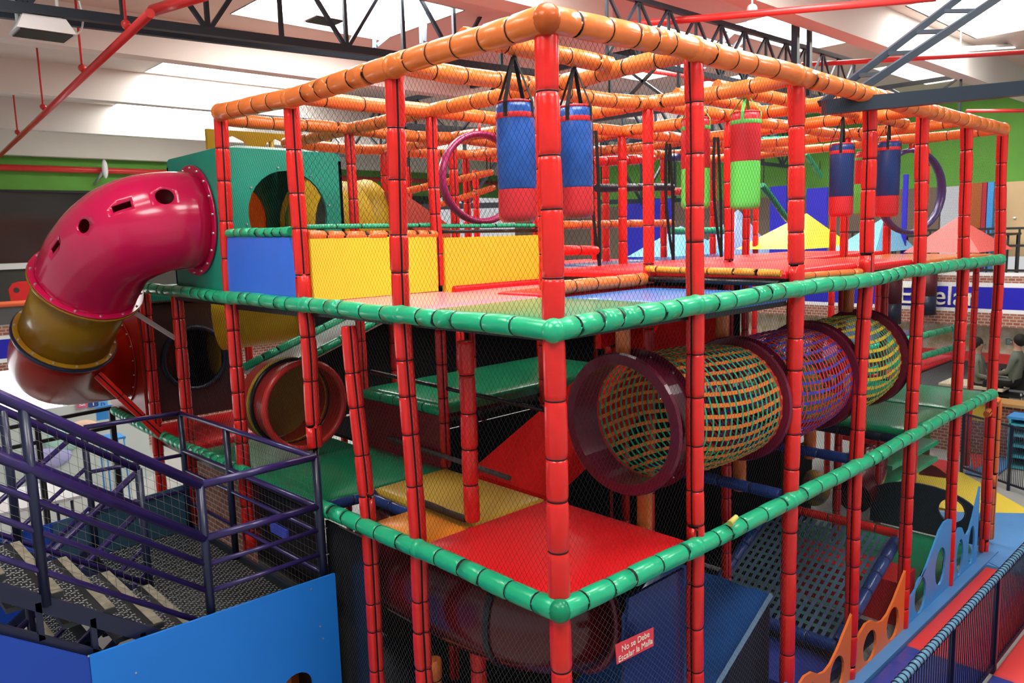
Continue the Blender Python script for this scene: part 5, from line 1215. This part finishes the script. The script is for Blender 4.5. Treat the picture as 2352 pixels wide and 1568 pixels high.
# ------------------------------------------------------------------ roof steel, pipes, lamps
def truss(label, P, Q, h, nb, wd=.07, m=STEELD, cross=False, rise=None, twin=0, off=None):
    t = thing('roof_truss', label, 'roof truss', P); P, Q = Vector(P), Vector(Q); up_ = Vector((0, 0, h)); d = (Q-P)
    mb = MB(); mb.bar(P, Q, wd, wd, m)
    if twin: mb.bar(P+off*twin, Q+off*twin, wd*.8, wd*.8, m)
    mb.obj('bottom_chord', t)
    mb = MB(); mb.bar(P+up_, Q+up_, wd, wd, m); mb.obj('top_chord', t)
    for k in range(nb+1):
        a = P+d*(k/nb); mb = MB(); mb.bar(a, a+up_, wd*.5, wd*.5, m, up=(1, 0, 0)); mb.obj('vertical', t)
        if k < nb:
            b = P+d*((k+1)/nb); mb = MB(); 
            if k % 2: mb.bar(a, b+up_, wd*.5, wd*.5, m)
            else: mb.bar(a+up_, b, wd*.5, wd*.5, m)
            if cross: mb.bar(a if k % 2 == 0 else a+up_, b+up_ if k % 2 == 0 else b, wd*.5, wd*.5, m)
            mb.obj('diagonal', t)
    return t
a, b = R(0, 12, y=4.6), R(870, 122, y=4.6); dd = (b-a).normalized()
truss('dark roof truss crossing the upper left above the slide', a-dd*2, b+dd*2.5, 1.0, 11, .075, twin=1, off=V3(0, .35, .02))
def cross_truss(label, u0, v0, u1, v1, x, h, nb, wd=.06):
    a, b = R(u0, v0, x=x), R(u1, v1, x=x); return truss(label, a, b, h, nb, wd, cross=True)
a, b = R(850, 112, x=5.2), R(1480, 95, x=5.2)
truss('dark roof truss with crossed bracing behind the corner of the top frame', V3(5.4, 3.0, 5.35), V3(5.4, 12.5, 5.55), .75, 9, .07, cross=True)
truss('long crossed roof truss spanning behind the second and third right posts', V3(7.6, 5.6, 5.25), V3(13.8, 5.6, 5.15), .85, 7, .07, cross=True)
truss('crossed roof truss beyond the far end of the right face', V3(10.5, 1.5, 5.35), V3(10.5, 9.0, 5.35), .7, 7, .06, cross=True)
truss('dark roof truss low behind the inner top beams', V3(4.4, 7.2, 4.35), V3(12.5, 7.2, 4.55), 1.2, 7, .09)
P_, Q_ = R(1395, 128, y=1.75), R(1960, 240, y=1.75)
truss('dark crossed roof truss right behind the top rail between corner and third right posts', P_, Q_, .52, 11, .045, cross=True)
# stout steel frame passing in front of the far rails
t = thing('steel_bracket', 'slate steel brace frame passing in front of the top orange rail at right', 'steel frame', CP+ray(1888, 246)*5.95)
A_ = CP+ray(1892, 247)*5.9; B_ = CP+ray(2420, 196)*5.9
mb = MB(); mb.bar(A_, B_, .09, .105, STEELD); mb.obj('main_beam', t)
mb = MB(); mb.bar(CP+ray(1884, 238)*6.0, CP+ray(2210, -10)*6.3, .045, .05, STEELD); mb.obj('brace', t)
mb = MB(); mb.bar(CP+ray(1935, 232)*5.9, CP+ray(2300, -10)*6.2, .05, .055, STEELD); mb.obj('brace', t)
for f in (.25, .45, .65, .85):
    a = (CP+ray(1884, 238)*6.0).lerp(CP+ray(2210, -10)*6.3, f); b = (CP+ray(1935, 232)*5.9).lerp(CP+ray(2300, -10)*6.2, f); mb = MB(); mb.bar(a, b, .03, .03, STEELD); mb.obj('batten', t)
t = thing('steel_post', 'pair of dark vertical roof struts above the third right post', 'steel strut', R(1828, 200, y=1.6))
for u in (1828, 1860): mb = MB(); mb.bar(R(u, -10, y=1.6), R(u-2, 220, y=1.6), .07 if u < 1850 else .04, .06, STEELD, up=(1, 0, 0)); mb.obj('strut', t)
t = thing('steel_brace', 'dark paired diagonal braces under the red pipe near the top right', 'steel strut', R(1740, 60, y=3.0))
for (a, b) in (((1765, 35), (1675, 120)), ((1720, 40), (1640, 110))): mb = MB(); mb.bar(R(*a, y=3.0), R(*b, y=3.0), .05, .06, STEELD); mb.obj('brace', t)
t = thing('steel_post', 'grey steel hanger strut left of the orange top corner', 'steel strut', R(860, 60, y=5.2))
for (a, b) in (((860, 25), (860, 110)), ((985, 5), (865, 105)), ((978, 20), (975, 95)), ((965, 0), (968, 100))): mb = MB(); mb.bar(R(*a, y=5.2), R(*b, y=5.2), .03, .035, STEELG, up=(1, 0, 0)); mb.obj('strut', t)
def pipe(label, pts, r, m=PIPER):
    t = thing('fire_pipe', label, 'pipe', pts[0]); mb = MB(); mb.sweep(pts, r, m, 10); mb.obj('pipe', t); return t
t = pipe('red fire pipe running diagonally across the left ceiling', [V3(.9, 17.5, 5.6).lerp(R(0, 355, z=5.6), .9), R(345, 30, z=5.6), ], .035)
for f in (.25, .5, .75, .93): p = R(0, 355, z=5.6).lerp(R(345, 30, z=5.6), f); mb = MB(); mb.cyl(p+V3(0, 0, .03), p+V3(0, 0, .8), .012, PIPER, 6); mb.ball(p+V3(0, 0, .08), .04, PIPER, 8, 6); mb.obj('hanger', t)
pipe('red fire pipe branch at the top left leaving over the truss', [R(350, 25, z=5.75), R(470, -12, z=5.75)], .045)
t = pipe('red fire pipe along the lime green wall', [V3(-8, WY-.15, R(0, 384, y=WY-.15).z), V3(XR, WY-.15, R(0, 384, y=WY-.15).z)], .065)
mb = MB(); p = R(241, 388, y=WY-.4); mb.ball(p, (.06, .08, .2), WHITE, 12, 8); mb.cyl(p, p+V3(-.15, .3, -.3), .03, GALV, 8); tag(mb.obj('security_lamp'), 'small white spotlight fixed at the red pipe on the green wall', 'lamp')
t = pipe('bright red pipe crossing the ceiling above the second right post', [R(1380, 62, z=5.8), R(2150, -5, z=5.8)], .032)
mb = MB(); p = R(1727, 22, z=5.85); mb.cyl(p, p+V3(0, 0, .5), .01, WHITE, 6); mb.ball(p, .05, WHITE, 10, 8); mb.obj('sprinkler', t)
pipe('thin red pipe crossing the ceiling above the far right posts', [R(1840, 149, z=5.8), R(2400, 117, z=5.8)], .028)
pipe('thin far red pipe behind the upper right corner', [R(2220, 255, x=12.5), R(2400, 254, x=12.5)], .03)
pipe('thin red pipe seen behind the inner top beams', [R(1480, 162, y=5), R(1950, 225, y=5)], .035)
def flood(label, u, v, y, wd, dp, h):
    p = R(u, v, y=y); t = thing('flood_lamp', label, 'lamp', p)
    mb = MB(); mb.hexa([p+V3(-wd/2, -dp/2, 0), p+V3(wd/2, -dp/2, 0), p+V3(wd/2, dp/2, 0), p+V3(-wd/2, dp/2, 0), p+V3(-wd*.36, -dp*.36, h*.5), p+V3(wd*.36, -dp*.36, h*.5), p+V3(wd*.36, dp*.36, h*.5), p+V3(-wd*.36, dp*.36, h*.5)], WHITE)
    mb.box(p.x-wd*.3, p.x+wd*.3, p.y-dp*.3, p.y+dp*.3, p.z+h*.5, p.z+h*.85, WHITE); mb.obj('housing', t)
    mb = MB(); mb.box(p.x-wd*.44, p.x+wd*.44, p.y-dp*.44, p.y+dp*.44, p.z-.012, p.z-.002, DARKG); mb.obj('lens', t)
    mb = MB(); mb.cyl(p+V3(-wd*.4, 0, h*.3), p+V3(-wd*.4, 0, h*1.3), .014, WHITE, 6); mb.obj('bracket', t); mb = MB(); mb.cyl(p+V3(wd*.3, 0, h*.3), p+V3(wd*.3, 0, h*1.3), .014, WHITE, 6); mb.obj('bracket', t)
    mb = MB(); mb.sweep(bez([p+V3(wd*.5, 0, .03), p+V3(wd*.7, 0, .03), p+V3(wd*.8, 0, h*.6), p+V3(wd*.7, 0, h*1.3)], 8), .008, WHITE, 6); mb.obj('cable', t)
flood('white flood lamp hanging from the truss at the top left corner', 98, 80, 4.7, .42, .32, .24)
flood('white and rust flood lamp hanging before the roof light at upper left', 745, 48, 5.2, .36, .3, .2)
mb = MB(); mb.box(6.5, 8.6, 4.98, 5.06, 5.55, 5.6, TUBEL)
p0, p1 = R(1785, 94, y=3.4), R(1968, 90, y=3.4)
mb = MB(); mb.bar(p0, p1, .05, .04, WHITE); t = thing('strip_lamp', 'white fluorescent strip lamp behind the third right post', 'lamp', p0); mb.obj('housing', t)
mb = MB(); mb.bar(p0-V3(0, 0, .03), p1-V3(0, 0, .03), .03, .02, TUBEL); mb.obj('tube', t)
for f in (.2, .8): q = p0.lerp(p1, f); mb = MB(); mb.cyl(q, (q.x, q.y, max(ZC, q.z+.1)), .008, WHITE, 6); mb.obj('hanger', t)
p0, p1 = R(2140, 115, y=1.0), R(2400, 100, y=1.0)
mb = MB(); mb.bar(p0, p1, .05, .04, WHITE); t = thing('strip_lamp', 'white fluorescent strip lamp at the right edge of the ceiling', 'lamp', p0); mb.obj('housing', t)
mb = MB(); mb.bar(p0-V3(0, 0, .03), p1-V3(0, 0, .03), .03, .02, TUBEL); mb.obj('tube', t)
for f in (.2, .8): q = p0.lerp(p1, f); mb = MB(); mb.cyl(q, (q.x, q.y, max(ZC, q.z+.1)), .008, WHITE, 6); mb.obj('hanger', t)
